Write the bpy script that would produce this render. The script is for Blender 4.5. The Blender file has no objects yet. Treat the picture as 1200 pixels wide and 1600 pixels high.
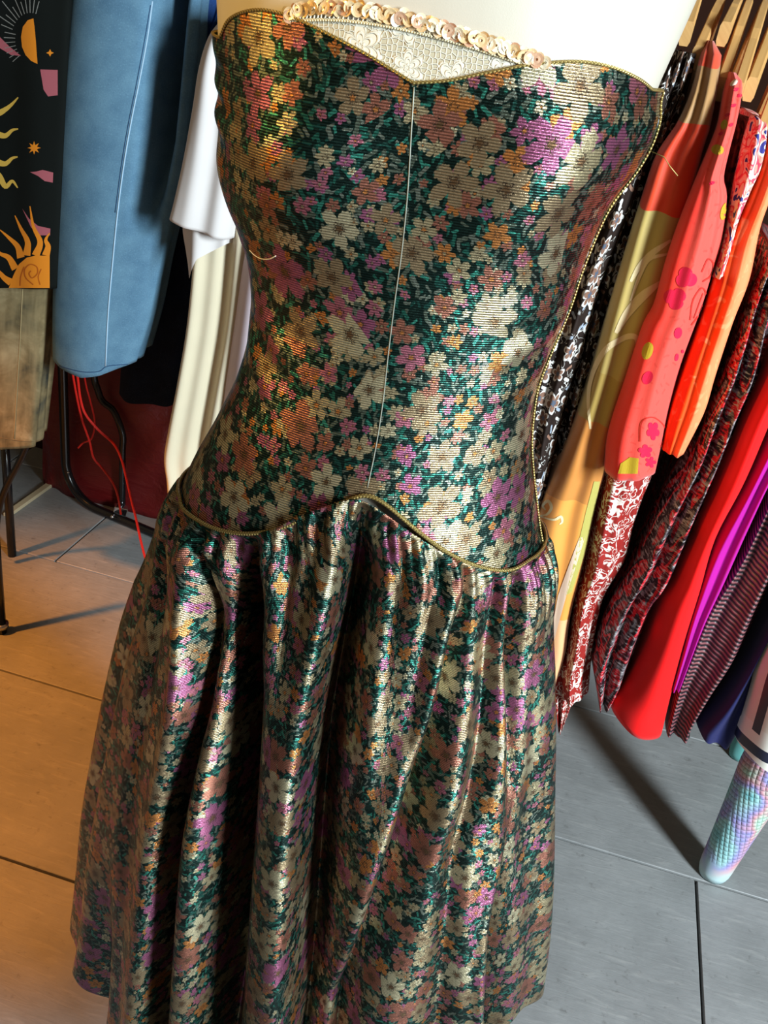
import bpy, bmesh, math, random
import numpy as np
from mathutils import Vector, Matrix
from mathutils.bvhtree import BVHTree

random.seed(7)
rng = np.random.default_rng(7)
scene = bpy.context.scene
COL = scene.collection

# ------------------------------------------------------------------ camera
H = 1.55                      # eye height
F_PX, PITCH, ROLL = 1432.0, 0.5008, -0.16
cp, sp, cr, sr = math.cos(PITCH), math.sin(PITCH), math.cos(ROLL), math.sin(ROLL)
FWD = Vector((0, cp, -sp))
UPB = Vector((0, sp, cp))
RGT = cr * Vector((1, 0, 0)) - sr * UPB
UPV = sr * Vector((1, 0, 0)) + cr * UPB
EYE = Vector((0, 0, H))
cam_data = bpy.data.cameras.new('camera')
cam = bpy.data.objects.new('camera', cam_data)
COL.objects.link(cam)
cam_data.sensor_fit = 'HORIZONTAL'
cam_data.sensor_width = 36.0
cam_data.lens = F_PX / 1200 * 36.0
cam_data.clip_start = 0.02
m3 = Matrix((RGT, UPV, -FWD)).transposed()
cam.matrix_world = Matrix.Translation(EYE) @ m3.to_4x4()
scene.camera = cam

# ------------------------------------------------------------------ light
scene.view_settings.view_transform = 'Standard'
scene.view_settings.look = 'None'
scene.view_settings.gamma = 1.0
scene.view_settings.use_curve_mapping = False
scene.view_settings.exposure = 0.0
world = bpy.data.worlds.new('world')
scene.world = world
world.use_nodes = True
world.node_tree.nodes['Background'].inputs[0].default_value = (1.0, 0.72, 0.46, 1)
world.node_tree.nodes['Background'].inputs[1].default_value = 0.13


def area(name, loc, target, size, sizey, power, color, spread=180):
    l = bpy.data.lights.new(name, 'AREA')
    l.shape = 'RECTANGLE'
    l.size = size
    l.size_y = sizey
    l.energy = power
    l.color = color
    l.spread = math.radians(spread)
    o = bpy.data.objects.new(name, l)
    COL.objects.link(o)
    o.location = loc
    d = Vector(target) - Vector(loc)
    o.rotation_euler = d.to_track_quat('-Z', 'Y').to_euler()
    return o


# shop window behind the photographer, to the right
area('window_daylight', (2.25, -1.10, 2.0), (0.2, 1.15, 0.7), 0.55, 1.2, 270, (0.80, 0.93, 1.0))
def spot(name, loc, target, power, color, size, blend, soft):
    l = bpy.data.lights.new(name, 'SPOT')
    l.energy = power
    l.color = color
    l.spot_size = math.radians(size)
    l.spot_blend = blend
    l.shadow_soft_size = soft
    o = bpy.data.objects.new(name, l)
    COL.objects.link(o)
    o.location = loc
    o.rotation_euler = (Vector(target) - Vector(loc)).to_track_quat('-Z', 'Y').to_euler()
    return o


# warm shop spotlights on the left: one on the floor, one on the dress form
spot('warm_floor_lamp', (-1.85, 1.15, 1.85), (-0.92, 1.52, 0.0), 300, (1.0, 0.33, 0.04), 50, 0.75, 0.06)
spot('warm_form_lamp', (-1.55, 0.25, 2.15), (-0.22, 0.78, 1.50), 110, (1.0, 0.60, 0.16), 19, 0.8, 0.05)

# ------------------------------------------------------------------ helpers
PSI = -0.1806
AX = Vector((math.cos(PSI), math.sin(PSI), 0))     # along the racks / tile rows
NX = Vector((-math.sin(PSI), math.cos(PSI), 0))    # into the shop


def W(u, n, z):
    return AX * u + NX * n + Vector((0, 0, z))


def ray(x, y):
    return FWD + RGT * ((x - 600) / F_PX) - UPV * ((y - 800) / F_PX)


def at_n(x, y, n):
    """pixel -> (u, z) on the vertical plane standing n into the shop"""
    d = ray(x, y)
    t = n / d.dot(NX)
    p = EYE + d * t
    return p.dot(AX), p.z


def at_Y(x, y, Y):
    d = ray(x, y)
    p = EYE + d * (Y / d.y)
    return p


def at_floor(x, y, z=0.0):
    d = ray(x, y)
    p = EYE + d * ((z - H) / d.z)
    return p


def link(o, parent=None):
    COL.objects.link(o)
    if parent is not None:
        o.parent = parent
        pm = Matrix.Identity(4)
        q = parent
        while q is not None:
            pm = q.matrix_basis @ pm if q.parent is None else q.matrix_parent_inverse @ q.matrix_basis @ pm
            q = q.parent
        o.matrix_parent_inverse = pm.inverted()
    return o


def tag(o, label, cat, group=None):
    o['label'] = label
    o['category'] = cat
    if group:
        o['group'] = group
    return o


def thing(name, label, cat, loc, group=None):
    o = bpy.data.objects.new(name, None)
    o.empty_display_size = 0.05
    o.location = loc
    COL.objects.link(o)
    return tag(o, label, cat, group)


def mesh_obj(name, verts, faces, material, parent=None, uvs=None, smooth=True, label=None):
    me = bpy.data.meshes.new(name)
    me.from_pydata([tuple(v) for v in verts], [], faces)
    if uvs is not None:
        lay = me.uv_layers.new(name='UVMap')
        idx = np.empty(len(me.loops), dtype=np.int32)
        me.loops.foreach_get('vertex_index', idx)
        lay.data.foreach_set('uv', np.asarray(uvs, dtype=np.float32)[idx].ravel())
    if smooth:
        me.polygons.foreach_set('use_smooth', [True] * len(me.polygons))
    me.materials.append(material)
    me.update()
    o = bpy.data.objects.new(name, me)
    link(o, parent)
    if label:
        o['label'] = label
    return o


def grid_faces(nr, nc, wrap=False):
    f = []
    cc = nc if wrap else nc - 1
    for i in range(nr - 1):
        a = i * nc
        b = a + nc
        for j in range(cc):
            k = (j + 1) % nc
            f.append((a + j, a + k, b + k, b + j))
    return f


def tube_data(pts, rad, seg=10, cap=True):
    pts = [Vector(p) for p in pts]
    n = len(pts)
    rads = rad if isinstance(rad, (list, tuple)) else [rad] * n
    verts, uvs = [], []
    t0 = (pts[1] - pts[0]).normalized()
    ref = Vector((0, 0, 1)) if abs(t0.z) < 0.9 else Vector((1, 0, 0))
    nrm = t0.cross(ref).normalized()
    s = 0
    for i, p in enumerate(pts):
        t = (pts[min(i + 1, n - 1)] - pts[max(i - 1, 0)]).normalized()
        nrm = (nrm - t * nrm.dot(t)).normalized()
        b = t.cross(nrm)
        if i:
            s += (p - pts[i - 1]).length
        for k in range(seg):
            a = 2 * math.pi * k / seg
            verts.append(p + (nrm * math.cos(a) + b * math.sin(a)) * rads[i])
            uvs.append((rads[i] * a, s))
    faces = grid_faces(n, seg, True)
    if cap:
        faces.append(tuple(range(seg))[::-1])
        faces.append(tuple(range((n - 1) * seg, n * seg)))
    return verts, faces, uvs


def tube(name, pts, rad, material, parent=None, seg=10, label=None):
    v, f, uv = tube_data(pts, rad, seg)
    return mesh_obj(name, v, f, material, parent, uv, label=label)


def smooth_path(pts, per=8):
    """Catmull-Rom through points of any dimension"""
    P = [np.array(p, dtype=float) for p in pts]
    P = [2 * P[0] - P[1]] + P + [2 * P[-1] - P[-2]]
    out = []
    for i in range(1, len(P) - 2):
        for k in range(per):
            t = k / per
            a, b, c, d = P[i - 1], P[i], P[i + 1], P[i + 2]
            out.append(0.5 * ((2 * b) + (c - a) * t + (2 * a - 5 * b + 4 * c - d) * t * t + (3 * b - a - 3 * c + d) * t ** 3))
    out.append(P[-2])
    return out


def box_data(sx, sy, sz, bev=0.0):
    bm = bmesh.new()
    bmesh.ops.create_cube(bm, size=1)
    bmesh.ops.scale(bm, vec=(sx, sy, sz), verts=bm.verts)
    if bev:
        bmesh.ops.bevel(bm, geom=list(bm.edges), offset=bev, segments=1, affect='EDGES')
    return bm


# ------------------------------------------------------------------ node helper
class T:
    def __init__(self, name):
        self.m = bpy.data.materials.new(name)
        self.m.use_nodes = True
        self.t = self.m.node_tree
        self.b = self.t.nodes['Principled BSDF']

    def node(self, ty, **kw):
        n = self.t.nodes.new(ty)
        for k, v in kw.items():
            setattr(n, k, v)
        return n

    def put(self, sock, v):
        if isinstance(v, bpy.types.NodeSocket):
            self.t.links.new(v, sock)
        elif isinstance(v, (tuple, list)):
            v = tuple(v)
            if len(sock.default_value) == 4 and len(v) == 3:
                v = v + (1,)
            sock.default_value = v
        else:
            sock.default_value = v

    def set(self, **kw):
        for k, v in kw.items():
            self.put(self.b.inputs[k.replace('_', ' ')], v)
        return self

    def M(self, op, a, b=None, c=None, clamp=False):
        n = self.node('ShaderNodeMath', operation=op, use_clamp=clamp)
        self.put(n.inputs[0], a)
        if b is not None:
            self.put(n.inputs[1], b)
        if c is not None:
            self.put(n.inputs[2], c)
        return n.outputs[0]

    def V(self, op, a, b=None):
        n = self.node('ShaderNodeVectorMath', operation=op)
        self.put(n.inputs[0], a)
        if b is not None:
            if op == 'SCALE':
                self.put(n.inputs['Scale'], b)
            else:
                self.put(n.inputs[1], b)
        return n.outputs['Value'] if op in ('LENGTH', 'DOT_PRODUCT') else n.outputs[0]

    def mix(self, f, a, b, blend='MIX'):
        n = self.node('ShaderNodeMix', data_type='RGBA', blend_type=blend)
        self.put(n.inputs[0], f)
        self.put(n.inputs[6], a)
        self.put(n.inputs[7], b)
        return n.outputs[2]

    def ramp(self, f, stops, interp='LINEAR'):
        n = self.node('ShaderNodeValToRGB')
        n.color_ramp.interpolation = interp
        e = n.color_ramp.elements
        while len(e) < len(stops):
            e.new(0.5)
        for el, (p, c) in zip(e, stops):
            el.position = p
            el.color = tuple(c) + (1,) if len(c) == 3 else c
        self.put(n.inputs[0], f)
        return n.outputs[0]

    def mr(self, v, a, b, c=0.0, d=1.0, smooth=False):
        n = self.node('ShaderNodeMapRange')
        if smooth:
            n.interpolation_type = 'SMOOTHSTEP'
        for i, q in enumerate((v, a, b, c, d)):
            self.put(n.inputs[i], q)
        return n.outputs[0]

    def noise(self, vec, scale, detail=2.0, rough=0.5, dist=0.0, col=False):
        n = self.node('ShaderNodeTexNoise')
        self.put(n.inputs['Vector'], vec)
        self.put(n.inputs['Scale'], scale)
        self.put(n.inputs['Detail'], detail)
        self.put(n.inputs['Roughness'], rough)
        self.put(n.inputs['Distortion'], dist)
        return n.outputs[1] if col else n.outputs[0]

    def vor(self, vec, scale=1.0, rnd=1.0, feature='F1', dim='2D'):
        n = self.node('ShaderNodeTexVoronoi', feature=feature, voronoi_dimensions=dim)
        self.put(n.inputs['Vector'], vec)
        self.put(n.inputs['Scale'], scale)
        self.put(n.inputs['Randomness'], rnd)
        return n

    def uv(self):
        return self.node('ShaderNodeTexCoord').outputs['UV']

    def obj(self):
        return self.node('ShaderNodeTexCoord').outputs['Object']

    def xyz(self, v):
        n = self.node('ShaderNodeSeparateXYZ')
        self.put(n.inputs[0], v)
        return n.outputs

    def comb(self, x, y, z=0.0):
        n = self.node('ShaderNodeCombineXYZ')
        for i, q in enumerate((x, y, z)):
            self.put(n.inputs[i], q)
        return n.outputs[0]

    def bump(self, h, strength=0.3, dist=0.001):
        n = self.node('ShaderNodeBump')
        self.put(n.inputs['Height'], h)
        self.put(n.inputs['Strength'], strength)
        self.put(n.inputs['Distance'], dist)
        self.put(self.b.inputs['Normal'], n.outputs[0])
        return n

    def flower(self, uv, cell, R, n, off, rnd=0.8, keep=1.0, leaf=False, serr=0.3):
        """one blossom (or leaf) per Voronoi cell: mask, random number, r/R, petal wave"""
        vec = self.V('ADD', self.V('SCALE', uv, 1.0 / cell), (off, off * 1.7, 0))
        vo = self.vor(vec, 1.0, rnd)
        d = self.V('SUBTRACT', vec, vo.outputs['Position'])
        sc = self.node('ShaderNodeSeparateColor')
        self.put(sc.inputs[0], vo.outputs['Color'])
        rx, ry, rz = sc.outputs
        X = self.xyz(d)
        ang = self.M('ADD', self.M('ARCTAN2', X[1], X[0]), self.M('MULTIPLY', rx, 6.283))
        r = self.V('LENGTH', d)
        if leaf:
            c = self.M('POWER', self.M('ABSOLUTE', self.M('COSINE', ang)), 5.0)
            pr = self.M('MULTIPLY_ADD', c, 0.72 * R, 0.28 * R)
        else:
            c = self.M('POWER', self.M('ABSOLUTE', self.M('COSINE', self.M('MULTIPLY', ang, n / 2))), 0.7)
            pr = self.M('MULTIPLY', self.M('MULTIPLY_ADD', c, 0.62 * R, 0.38 * R), self.M('MULTIPLY_ADD', rz, 0.4, 0.7))
        if serr:
            ns = self.noise(vec, 12.0, 2.0, 0.6)
            pr = self.M('MULTIPLY', pr, self.M('MULTIPLY_ADD', ns, serr * 2, 1 - serr))
        q = self.M('DIVIDE', r, pr)
        mask = self.mr(q, 1.04, 0.95)
        if keep < 1:
            mask = self.M('MULTIPLY', mask, self.M('LESS_THAN', ry, keep))
            ry = self.M('DIVIDE', ry, keep)
        return mask, ry, q, c


def plain(name, col, rough=0.5, metallic=0.0, **kw):
    t = T(name)
    t.set(Base_Color=col, Roughness=rough, Metallic=metallic, **kw)
    return t.m


def cloth(name, col, rough=0.85, var=0.12, weave=900, sheen=0.08, bump=0.15):
    """plain woven cloth with slight colour variation"""
    t = T(name)
    uv = t.uv()
    n1 = t.noise(uv, 14, 4)
    c2 = tuple(max(0, c * (1 - var * 2)) for c in col)
    t.set(Base_Color=t.mix(n1, col, c2), Roughness=rough)
    t.b.inputs['Sheen Weight'].default_value = sheen
    t.b.inputs['Specular IOR Level'].default_value = 0.15
    t.bump(t.noise(uv, weave, 2), bump, 0.0006)
    return t.m

# ------------------------------------------------------------------ floor
def stone_tile_mat():
    t = T('stone_tile')
    oc = t.obj()
    info = t.node('ShaderNodeObjectInfo')
    off = t.V('ADD', oc, t.V('SCALE', t.comb(info.outputs['Random'], info.outputs['Random'], 0), 31.0))
    big = t.noise(off, 3.5, 6, 0.65)
    fine = t.noise(off, 55, 5, 0.7)
    streak = t.noise(t.V('MULTIPLY', off, (6, 40, 1)), 2.0, 4, 0.6, 0.6)
    c = t.ramp(big, [(0.3, (0.20, 0.203, 0.20)), (0.55, (0.265, 0.268, 0.265)), (0.75, (0.33, 0.33, 0.325))])
    c = t.mix(t.mr(fine, 0.40, 0.27, 0, 0.55), c, (0.10, 0.095, 0.09))
    c = t.mix(t.mr(streak, 0.55, 0.75, 0, 0.4), c, (0.42, 0.41, 0.39))
    t.set(Base_Color=c, Roughness=t.mr(fine, 0.2, 0.8, 0.36, 0.55))
    t.bump(t.M('ADD', t.M('MULTIPLY', fine, 0.5), streak), 0.5, 0.002)
    return t.m


M_TILE = stone_tile_mat()
M_GROUT = plain('grout', (0.014, 0.013, 0.012), 0.95)
floor = mesh_obj('floor', [W(-4, -2.5, -0.012), W(4, -2.5, -0.012), W(4, 4, -0.012), W(-4, 4, -0.012),
                           W(-4, -2.5, -0.05), W(4, -2.5, -0.05), W(4, 4, -0.05), W(-4, 4, -0.05)],
                 [(0, 1, 2, 3), (7, 6, 5, 4), (0, 4, 5, 1), (1, 5, 6, 2), (2, 6, 7, 3), (3, 7, 4, 0)], M_GROUT, smooth=False)
floor['kind'] = 'structure'
TL, TW = 0.92, 0.4748
bm = box_data(TL - 0.006, TW - 0.006, 0.014, 0.0012)
tile_me = bpy.data.meshes.new('tile')
bm.to_mesh(tile_me)
bm.free()
tile_me.materials.append(M_TILE)
for row in range(-3, 5):
    n0 = 1.0626 + TW * (row - 1)        # row 1 lies between the second and third joint
    ofs = 0.527 if row % 2 == 1 else 0.06
    for k in range(-3, 3):
        o = bpy.data.objects.new('tile', tile_me)
        link(o, floor)
        c = W(ofs + TL * (k + 0.5), n0 + TW / 2, -0.007)
        o.matrix_basis = Matrix.Translation(c) @ Matrix.Rotation(PSI, 4, 'Z')

# ------------------------------------------------------------------ walls
def wall_mat(name, col, col2, sc=4):
    t = T(name)
    n = t.noise(t.obj(), sc, 5, 0.6)
    t.set(Base_Color=t.mix(n, col, col2), Roughness=0.95)
    t.b.inputs['Specular IOR Level'].default_value = 0.05
    t.bump(t.noise(t.obj(), 120, 3), 0.1, 0.001)
    return t.m


def slab(name, a, b, t, z0, z1, material):
    a, b = Vector(a), Vector(b)
    d = (b - a).normalized()
    q = Vector((-d.y, d.x, 0)) * t
    v = [a, b, b + q, a + q]
    vs = [Vector((p.x, p.y, z0)) for p in v] + [Vector((p.x, p.y, z1)) for p in v]
    o = mesh_obj(name, vs, [(3, 2, 1, 0), (4, 5, 6, 7), (0, 1, 5, 4), (1, 2, 6, 5), (2, 3, 7, 6), (3, 0, 4, 7)], material, smooth=False)
    o['kind'] = 'structure'
    return o


slab('wall_back', W(-2.6, 2.62, 0), W(3.2, 2.62, 0), 0.08, 0, 2.6,
     wall_mat('dark_brown_wall', (0.020, 0.008, 0.005), (0.032, 0.013, 0.008)))
slab('wall_left', W(-2.6, -0.4, 0), W(-2.6, 2.62, 0), 0.08, 0, 2.6,
     wall_mat('tan_wall', (0.30, 0.20, 0.11), (0.36, 0.25, 0.14)))

# ------------------------------------------------------------------ dress form and dress
D = 0.85                                    # distance of the form's axis
L_SIL = [(330, -150), (338, -60), (343, 0), (346, 75), (350, 130), (350, 200), (352, 260), (370, 325), (393, 390), (401, 450), (396, 520),
         (380, 580), (346, 650), (312, 710), (286, 768), (263, 820)]
R_SIL = [(1100, -40), (1085, 0), (1052, 75), (1022, 145), (1019, 182), (1007, 220), (985, 260), (951, 305), (929, 345), (901, 415), (885, 465),
         (867, 511), (850, 550), (833, 598), (826, 644), (824, 686), (827, 728), (832, 770), (838, 815), (845, 850), (852, 900)]


def sil(pts):
    q = smooth_path(pts, 6)
    w = [at_Y(p[0], p[1], D) for p in q]
    z = np.array([p.z for p in w])
    x = np.array([p.x for p in w])
    o = np.argsort(z)
    return z[o], x[o]


zl, xl = sil(L_SIL)
zr, xr = sil(R_SIL)
Z_LO = max(zl[0], zr[0])
Z_HI = 1.534


def body_lr(z):
    z = np.asarray(z, dtype=float)
    l = np.interp(z, zl, xl)
    r = np.interp(z, zr, xr)
    return l, r


def body(phi, z, off=0.0):
    """phi 0 = front; arrays"""
    phi = np.asarray(phi, dtype=float)
    z = np.asarray(z, dtype=float)
    l, r = body_lr(z)
    c, w = (l + r) / 2, (r - l) / 2
    w = w + off
    e = 0.45 * w + 0.043 + off * 0.5
    s, k = np.sin(phi), np.cos(phi)
    x = c + w * s
    y = D - e * k
    # bust
    for sg in (-1, 1):
        g = np.exp(-((z - (Z_HI - 0.085)) / 0.07) ** 2) * np.exp(-((phi - sg * 0.62) / 0.42) ** 2) * (k > 0)
        y = y - 0.030 * g
    # slight belly
    y = y - 0.008 * np.exp(-((z - (Z_LO + 0.06)) / 0.07) ** 2) * np.exp(-(phi / 0.6) ** 2)
    return np.stack([x, y, z], -1)


NP = 240
ph = np.linspace(-math.pi, math.pi, NP, endpoint=False)


def body_mesh(z0, z1, nz, off=0.0):
    zs = np.linspace(z0, z1, nz)
    PH, ZZ = np.meshgrid(ph, zs)
    return body(PH, ZZ, off)


bv = body_mesh(Z_LO - 0.02, Z_HI + 0.06, 160)
bvh_body = BVHTree.FromPolygons([tuple(v) for v in bv.reshape(-1, 3)], grid_faces(160, NP, True))


def hit(bvh, x, y):
    d = ray(x, y).normalized()
    loc, nrm, i, dist = bvh.ray_cast(EYE, d)
    return loc, nrm


def to_phi(loc):
    l, r = body_lr(loc.z)
    c, w = (l + r) / 2, (r - l) / 2
    s = max(-1, min(1, (loc.x - c) / w))
    return math.asin(s)


def curve_phi(px, per=6, smooth=True):
    out = []
    for p in (smooth_path(px, per) if smooth else px):
        loc, nrm = hit(bvh_body, p[0], p[1])
        if loc is not None:
            out.append((to_phi(loc), loc.z))
    out.sort()
    return np.array(out)


NECK = [(352, 62), (366, 34), (395, 20), (430, 20), (480, 37), (560, 78), (610, 108), (647, 131), (700, 127), (770, 112), (830, 101), (900, 97), (950, 106), (990, 124), (1010, 140)]
neck_pz = np.vstack([curve_phi(NECK[:8], 5), curve_phi(NECK[7:], 5)])
neck_pz = neck_pz[np.argsort(neck_pz[:, 0])]
PIPE = [(292, 775), (300, 797), (340, 821), (390, 830), (440, 822), (490, 800), (540, 779), (572, 769), (600, 781), (650, 824), (700, 861), (750, 882), (790, 885), (825, 866)]
pipe_pz = curve_phi(PIPE, 6)


def around(pz, phi):
    """extend a front curve smoothly round the back"""
    p0, z0 = pz[0]
    p1, z1 = pz[-1]
    xs = np.concatenate([[-math.pi], pz[:, 0], [math.pi]])
    zb = (z0 + z1) / 2
    zs = np.concatenate([[zb], pz[:, 1], [zb]])
    return np.interp(phi, xs, zs)


def z_top(phi):
    return around(neck_pz, phi)


def z_pipe(phi):
    return around(pipe_pz, phi)


# --- materials of the dress
def brocade_mat():
    t = T('floral_lame_brocade')
    uv = t.uv()
    X = t.xyz(uv)
    wob = t.noise(uv, 60, 2, col=True)
    uvw = t.V('ADD', uv, t.V('SCALE', t.V('SUBTRACT', wob, (0.5, 0.5, 0.5)), 0.004))
    base = t.mix(t.noise(uv, 130, 2), (0.004, 0.009, 0.008), (0.016, 0.040, 0.032))
    greens = [(0, (0.025, 0.13, 0.095)), (0.22, (0.045, 0.25, 0.185)), (0.38, (0.11, 0.14, 0.105)), (0.6, (0.018, 0.075, 0.06)), (0.8, (0.17, 0.20, 0.16))]
    col = base
    flw = 0.0
    for cell, R, off, keep in ((0.0066, 0.62, 3.1, 0.8), (0.0085, 0.66, 9.7, 0.72)):
        mk, rn, q, c = t.flower(uvw, cell, R, 2, off, 0.95, keep, leaf=True, serr=0.15)
        col = t.mix(mk, col, t.ramp(rn, greens, 'CONSTANT'))
    beige, tan, rose, mauve, copper, pink, straw = ((0.44, 0.36, 0.21), (0.34, 0.245, 0.14), (0.36, 0.14, 0.095), (0.37, 0.115, 0.21),
                                                    (0.55, 0.21, 0.06), (0.46, 0.15, 0.20), (0.56, 0.49, 0.31))
    small = [(0, copper), (0.13, pink), (0.32, mauve), (0.45, beige), (0.68, rose), (0.88, straw)]
    mid = [(0, rose), (0.24, mauve), (0.36, beige), (0.56, tan), (0.76, pink), (0.86, copper)]
    big = [(0, beige), (0.24, tan), (0.46, mauve), (0.57, rose), (0.74, straw), (0.9, tan)]
    for cell, R, n, off, keep, ramp, ce in ((0.0125, 0.42, 5, 1.3, 0.42, small, copper), (0.0185, 0.44, 6, 5.9, 0.40, small, beige),
                                            (0.028, 0.47, 5, 7.7, 0.50, mid, copper), (0.045, 0.48, 5, 2.6, 0.60, big, (0.16, 0.09, 0.045))):
        mk, rn, q, c = t.flower(uvw, cell, R, n, off, 0.85, keep, serr=0.36)
        fc = t.ramp(rn, ramp, 'CONSTANT')
        fc = t.mix(t.M('MULTIPLY', t.mr(c, 0.5, 0.05), t.mr(q, 0.95, 0.2, 0.15, 0.75)), fc, (0.03, 0.03, 0.025))   # gaps between petals
        speck = t.noise(uv, 900, 1)
        ring = t.M('MULTIPLY', t.mr(q, 0.40, 0.30), t.mr(speck, 0.46, 0.52))
        fc = t.mix(ring, fc, (0.07, 0.045, 0.03))
        fc = t.mix(t.mr(q, 0.20, 0.15), fc, ce)
        col = t.mix(mk, col, fc)
    # ribs of the weave run across the cloth
    rib = t.M('SINE', t.M('MULTIPLY', X[1], 2 * math.pi / 0.0021))
    rib01 = t.M('MULTIPLY_ADD', rib, 0.5, 0.5)
    yarn = t.noise(t.V('MULTIPLY', uv, (420, 950, 1)), 1.0, 1)
    shade = t.M('MULTIPLY', t.mr(rib01, 0.0, 0.8, 0.40, 1.15), t.mr(yarn, 0.3, 0.7, 0.72, 1.2))
    col = t.mix(1.0, col, t.comb(shade, shade, shade), 'MULTIPLY')
    t.set(Base_Color=col, Metallic=0.86, Roughness=t.mr(yarn, 0.3, 0.7, 0.40, 0.25))
    t.b.inputs['Specular IOR Level'].default_value = 0.25
    glit = t.noise(uv, 1500, 1)
    t.bump(t.M('ADD', t.M('MULTIPLY', rib01, 0.6), t.M('ADD', t.M('MULTIPLY', yarn, 0.5), t.M('MULTIPLY', glit, 0.5))), 0.55, 0.0010)
    return t.m


def cord_mat(name, c1, c2, period=0.0030, metal=0.75):
    t = T(name)
    X = t.xyz(t.uv())
    s = t.M('SINE', t.M('ADD', t.M('MULTIPLY', X[1], 2 * math.pi / period), t.M('MULTIPLY', X[0], 900)))
    t.set(Base_Color=t.mix(t.mr(s, -1, 1), c1, c2), Metallic=metal, Roughness=0.35)
    t.bump(s, 0.6, 0.0006)
    return t.m


M_BROC = brocade_mat()
M_GOLD = cord_mat('gold_piping', (0.62, 0.47, 0.17), (0.20, 0.13, 0.035))
M_SEAM = plain('seam_thread', (0.26, 0.27, 0.23), 0.5, 0.4)

axis_x = float(np.mean([np.mean(body_lr(z)) for z in (1.2, 1.4)]))
form = thing('dress_form', 'cream fabric dress form on a stand wearing the floral metallic dress', 'mannequin', (axis_x, D, 0))


def linen_mat():
    t = T('cream_organza')
    oc = t.obj()
    n = t.noise(t.V('MULTIPLY', oc, (30, 30, 6)), 1.0, 4, 0.6)
    t.set(Base_Color=t.mix(n, (0.50, 0.45, 0.37), (0.43, 0.385, 0.305)), Roughness=0.45)
    t.b.inputs['Sheen Weight'].default_value = 0.4
    t.bump(t.noise(oc, 900, 2), 0.15, 0.0004)
    return t.m


M_LINEN = linen_mat()
zs = list(np.linspace(1.175, 1.60, 60))
rows = [body(ph, np.full(NP, z)) for z in zs]
b0 = body(ph, np.full(NP, 1.175))
rows = [np.array([axis_x, D, 1.10]) + (b0 - np.array([axis_x, D, 1.175])) * k + np.array([0, 0, dz]) for k, dz in ((0.02, 0.0), (0.5, 0.002), (0.8, 0.02), (0.93, 0.045))] + rows
l0, r0 = body_lr(1.60)
for z, k in ((1.635, 0.99), (1.665, 0.93), (1.685, 0.80), (1.697, 0.60), (1.705, 0.42), (1.72, 0.32), (1.76, 0.28), (1.80, 0.28), (1.805, 0.2), (1.806, 0.02)):
    base = body(ph, np.full(NP, 1.60))
    q = base.copy()
    q[:, 0] = (l0 + r0) / 2 + (base[:, 0] - (l0 + r0) / 2) * k
    q[:, 1] = D + (base[:, 1] - D) * (k * 0.75 + 0.25 if k > 0.5 else k * 1.3)
    q[:, 2] = z
    rows.append(q)
V = np.concatenate(rows)
mesh_obj('torso', V, grid_faces(len(rows), NP, True), M_LINEN, form)
M_STEEL = plain('brushed_steel', (0.55, 0.55, 0.56), 0.3, 1.0)
M_BLACKM = plain('black_enamel', (0.004, 0.004, 0.005), 0.22, 0.0)
tube('pole', [(axis_x, D, 0.03), (axis_x, D, 1.06)], 0.014, M_STEEL, form, 16)
prof = [(0.005, 0.035), (0.03, 0.034), (0.10, 0.022), (0.155, 0.012), (0.16, 0.006), (0.16, 0.0), (0.005, 0.0)]
vs, fs = [], []
for r, z in prof:
    vs += [(axis_x + r * math.cos(2 * math.pi * k / 40), D + r * math.sin(2 * math.pi * k / 40), z) for k in range(40)]
mesh_obj('base', vs, grid_faces(len(prof), 40, True), M_BLACKM, form)

dress = thing('strapless_dress', 'strapless dress in dark green metallic floral brocade with gold piping and gathered skirt', 'dress', (axis_x, D, 0.3))

# bodice: follows the form 4 mm proud
NB, NZB = 420, 170
phb = np.linspace(-math.pi, math.pi, NB, endpoint=False)
zt, zp = z_top(phb), z_pipe(phb)
tt = np.linspace(0, 1, NZB)[:, None]
ZZ = zp[None, :] * (1 - tt) + zt[None, :] * tt
PP = np.repeat(phb[None, :], NZB, 0)
OFF = np.full_like(ZZ, 0.004)
# pulls and puckers at the left side of the bust and the waist
crease = np.sin(ZZ * 150 + PP * 5 + 2.5 * np.sin(ZZ * 47)) * np.exp(-((PP + 1.25) / 0.28) ** 2) * np.exp(-((ZZ - 1.44) / 0.07) ** 2) * 0.0022
crease += np.sin(ZZ * 150 - PP * 7) * np.exp(-((PP - 0.95) / 0.3) ** 2) * np.exp(-((ZZ - 1.30) / 0.05) ** 2) * 0.0022
crease += np.sin(ZZ * 130 + PP * 9) * np.exp(-((PP + 0.95) / 0.4) ** 2) * np.exp(-((ZZ - 1.25) / 0.06) ** 2) * 0.0015
BV = body(PP, ZZ, 0.004)
nx = np.stack([np.sin(PP), -np.cos(PP), np.zeros_like(PP)], -1)
BV = BV + nx * crease[..., None]
l, r = body_lr(ZZ)
UU = PP * 0.145 * (1 + 0.0 * ZZ)
# keep print scale: arc length from the centre front at each level
dx = np.diff(BV, axis=1)
ds = np.sqrt((dx ** 2).sum(-1))
arc = np.concatenate([np.zeros((NZB, 1)), np.cumsum(ds, 1)], 1)
arc = arc - arc[:, NB // 2][:, None]
bod = mesh_obj('bodice', BV.reshape(-1, 3), grid_faces(NZB, NB, True), M_BROC, dress,
               np.stack([arc, ZZ], -1).reshape(-1, 2))
bvh_bod = BVHTree.FromPolygons([tuple(v) for v in BV.reshape(-1, 3)], grid_faces(NZB, NB, True))


def lay_on(bvh, px, off, per=6, smooth=True):
    out = []
    for p in (smooth_path(px, per) if smooth else px):
        loc, nrm = hit(bvh, p[0], p[1])
        if loc is not None:
            if nrm.dot(EYE - loc) < 0:
                nrm = -nrm
            out.append(loc + nrm * off)
    return out


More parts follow.
